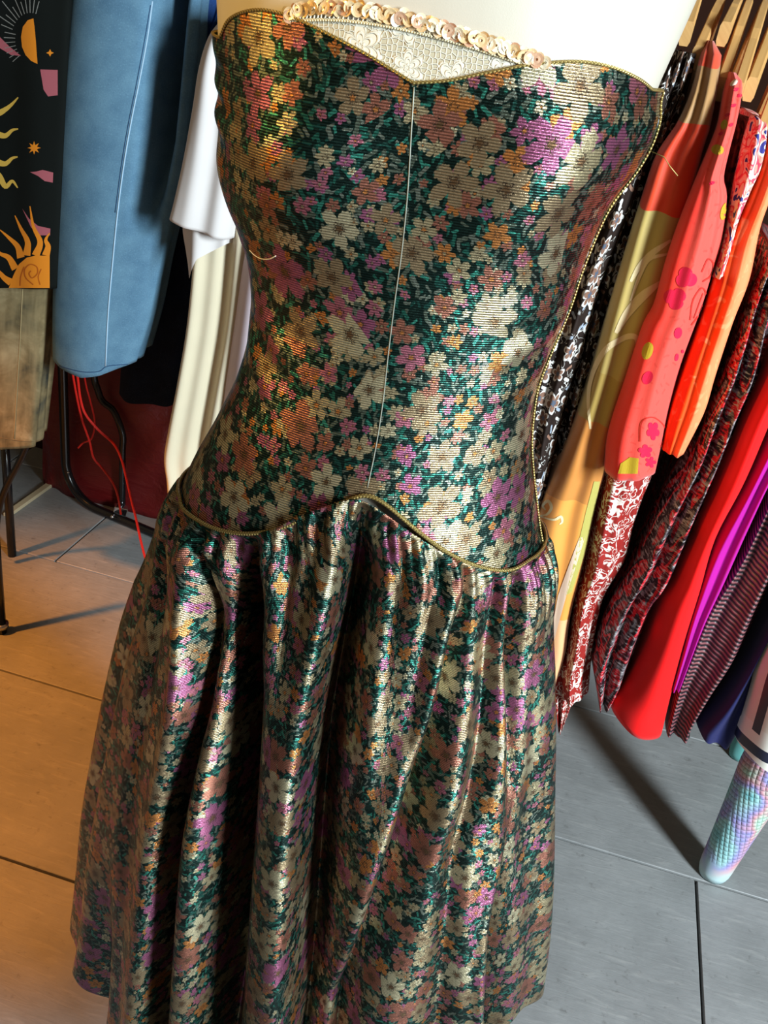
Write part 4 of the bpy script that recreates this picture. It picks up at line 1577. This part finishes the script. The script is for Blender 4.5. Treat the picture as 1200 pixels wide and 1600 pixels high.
bp = smooth_path([p2 + Vector((0, 0, 0.01)), p2 + Vector((0, 0, 0.2)), p2 + Vector((0, 0, 0.27)), p2 - AX * 0.03 + Vector((0, 0, 0.34)), p2 - AX * 0.08 + Vector((0, 0, 0.39)), p2 - AX * 0.1 + Vector((0, 0, 0.6)), p2 - AX * 0.1 + Vector((0, 0, rz))], 8)
tube('rear_upright', [Vector(q) for q in bp], 0.0105, M_BLACKM, rk, 14)
tube('rail', [c1 + Vector((0, 0, rz)) - AX * 0.9, c1 + Vector((0, 0, rz)) + AX * 1.15], 0.0125, M_BLACKM, rk, 14)
bm = box_data(0.042, 0.03, 0.03, 0.002)
me = bpy.data.meshes.new('coupling')
bm.to_mesh(me)
bm.free()
me.materials.append(M_CHROME)
o = bpy.data.objects.new('coupling', me)
link(o, rk)
o.matrix_basis = Matrix.Translation(at_floor(188, 797, 0.03)) @ Matrix.Rotation(0.3, 4, 'Z') @ Matrix.Rotation(0.25, 4, 'Y')
o['label'] = 'chrome coupling'
bl_ = at_floor(178, 806, 0.03)
tube('bolt', [bl_, bl_ + Vector((0, -0.02, 0.008))], 0.005, M_CHROME, rk, 10)
sc1 = c1 + Vector((0.012, -0.012, 0.1))
tube('bolt', [sc1, sc1 + Vector((0.004, -0.008, 0))], 0.003, M_CHROME, rk, 8)

# stand at the far left
st_ = thing('metal_stand', 'black tubular stand with a foot cap at the far left edge', 'stand', at_floor(4, 985))
f1 = at_floor(3, 988)
tube('leg', [f1, f1 + Vector((0, 0, 0.40))], 0.012, M_BLACKM, st_, 14)
tube('foot_ring', [f1 + Vector((0, 0, 0.018)), f1 + Vector((0, 0, 0.030))], 0.018, M_STEEL, st_, 18, 'metal ring on the foot')
f2 = at_floor(19, 868)
tube('leg', [f2, f2 + Vector((0, 0, 0.45))], 0.012, M_BLACKM, st_, 14)
b0_, b1_ = W(*at_n(40, 690, N_L + 0.06)[:1], N_L + 0.06, at_n(40, 690, N_L + 0.06)[1]), None
dp = [(52, 660), (42, 695), (30, 722), (16, 748), (4, 775), (-4, 810), (-6, 850)]
dpts = []
for x, y in smooth_path(dp, 5):
    u_, z_ = at_n(x, y, N_L + 0.17)
    dpts.append(W(u_, N_L + 0.17, z_))
tube('bent_brace', dpts, 0.0085, M_BLACKM, st_, 14)


# red bag and its cords
def red_bag_mat():
    t = T('dark_red_nylon')
    uv = t.uv()
    n = t.noise(uv, 9, 3)
    t.set(Base_Color=t.mix(n, (0.085, 0.001, 0.002), (0.14, 0.003, 0.004)), Roughness=0.5)
    t.bump(t.noise(uv, 26, 4, 0.6, 0.8), 0.6, 0.012)
    return t.m


ba, bb = at_floor(70, 770), at_floor(270, 822)
bd = (bb - ba)
bl = bd.length
bd.normalize()
bn_ = Vector((-bd.y, bd.x, 0))
bag = thing('red_bag', 'dark red nylon bag with bright red drawstrings on the floor behind the tubular rack', 'bag', ba + bd * bl * 0.5)
rows, uvr = [], []
NRr, NCc = 26, 64
for i in range(NRr):
    t = i / (NRr - 1)
    h = 0.50 * t
    k = 1.0 if t < 0.75 else math.sqrt(max(0, 1 - ((t - 0.75) / 0.25) ** 2)) * 0.75 + 0.25
    if i == NRr - 1:
        k = 0.05
    for j in range(NCc):
        a = 2 * math.pi * j / NCc
        ca, sa = math.cos(a), math.sin(a)
        ex = math.copysign(abs(ca) ** 0.45, ca) * (bl / 2 + 0.05) * (0.9 + 0.1 * k) * (k ** 0.5)
        ey = math.copysign(abs(sa) ** 0.45, sa) * 0.11 * k
        wr = 0.008 * math.sin(5 * a + 9 * t) + 0.006 * math.sin(11 * a - 14 * t)
        p = ba + bd * (bl / 2 + ex * (1 + wr)) + bn_ * (0.13 + ey + wr) + Vector((0, 0, h + 0.01 * math.sin(4 * a) * t))
        rows.append(p)
        uvr.append((a * 0.2, h))
mesh_obj('bag_body', rows, grid_faces(NRr, NCc, True) + [tuple(range(NCc))[::-1]], red_bag_mat(), bag, uvr)
M_CORD = cord_mat('red_cord', (0.72, 0.02, 0.012), (0.45, 0.008, 0.006), 0.004, 0.0)
for i, (pts, n_, r_, lb) in enumerate((([(118, 560), (122, 596), (126, 625), (134, 648), (154, 672), (178, 694), (190, 718), (197, 745), (205, 780), (212, 808), (220, 845), (229, 880)], 1.93, 0.0034, 'long bright red cord dangling in front of the black rack base'),
                                       ([(112, 575), (120, 620), (128, 655), (140, 690), (146, 715), (160, 732), (176, 754), (184, 775), (189, 804)], 1.97, 0.003, 'shorter red cord hanging left of the long red cord'),
                                       ([(128, 560), (134, 600), (142, 630), (148, 660), (143, 685), (130, 692), (122, 700)], 2.0, 0.0024, 'thin dark red cord looped at the top beside the rack upright'))):
    pp = []
    for x, y in smooth_path(pts, 6):
        u_, z_ = at_n(x, y, n_)
        pp.append(W(u_, n_, max(z_, 0.006)))
    v, f, uv = tube_data(pp, r_, 8)
    o = mesh_obj('drawstring', v, f, M_CORD, bag, uv, label=lb)

# pale lath on the floor
a_, b_ = at_floor(104, 741), at_floor(10, 808)
dl = (b_ - a_)
ln = dl.length
bm = box_data(ln, 0.022, 0.012, 0.0015)
me = bpy.data.meshes.new('wooden_lath')
bm.to_mesh(me)
bm.free()
me.materials.append(plain('pale_lath', (0.55, 0.44, 0.27), 0.7))
o = bpy.data.objects.new('wooden_lath', me)
link(o)
o.location = (a_ + b_) / 2 + Vector((0, 0, 0.006))
o.rotation_euler = (0, 0, math.atan2(dl.y, dl.x))
tag(o, 'pale flat wooden lath lying on the dark tiles beside the red bag', 'lath')
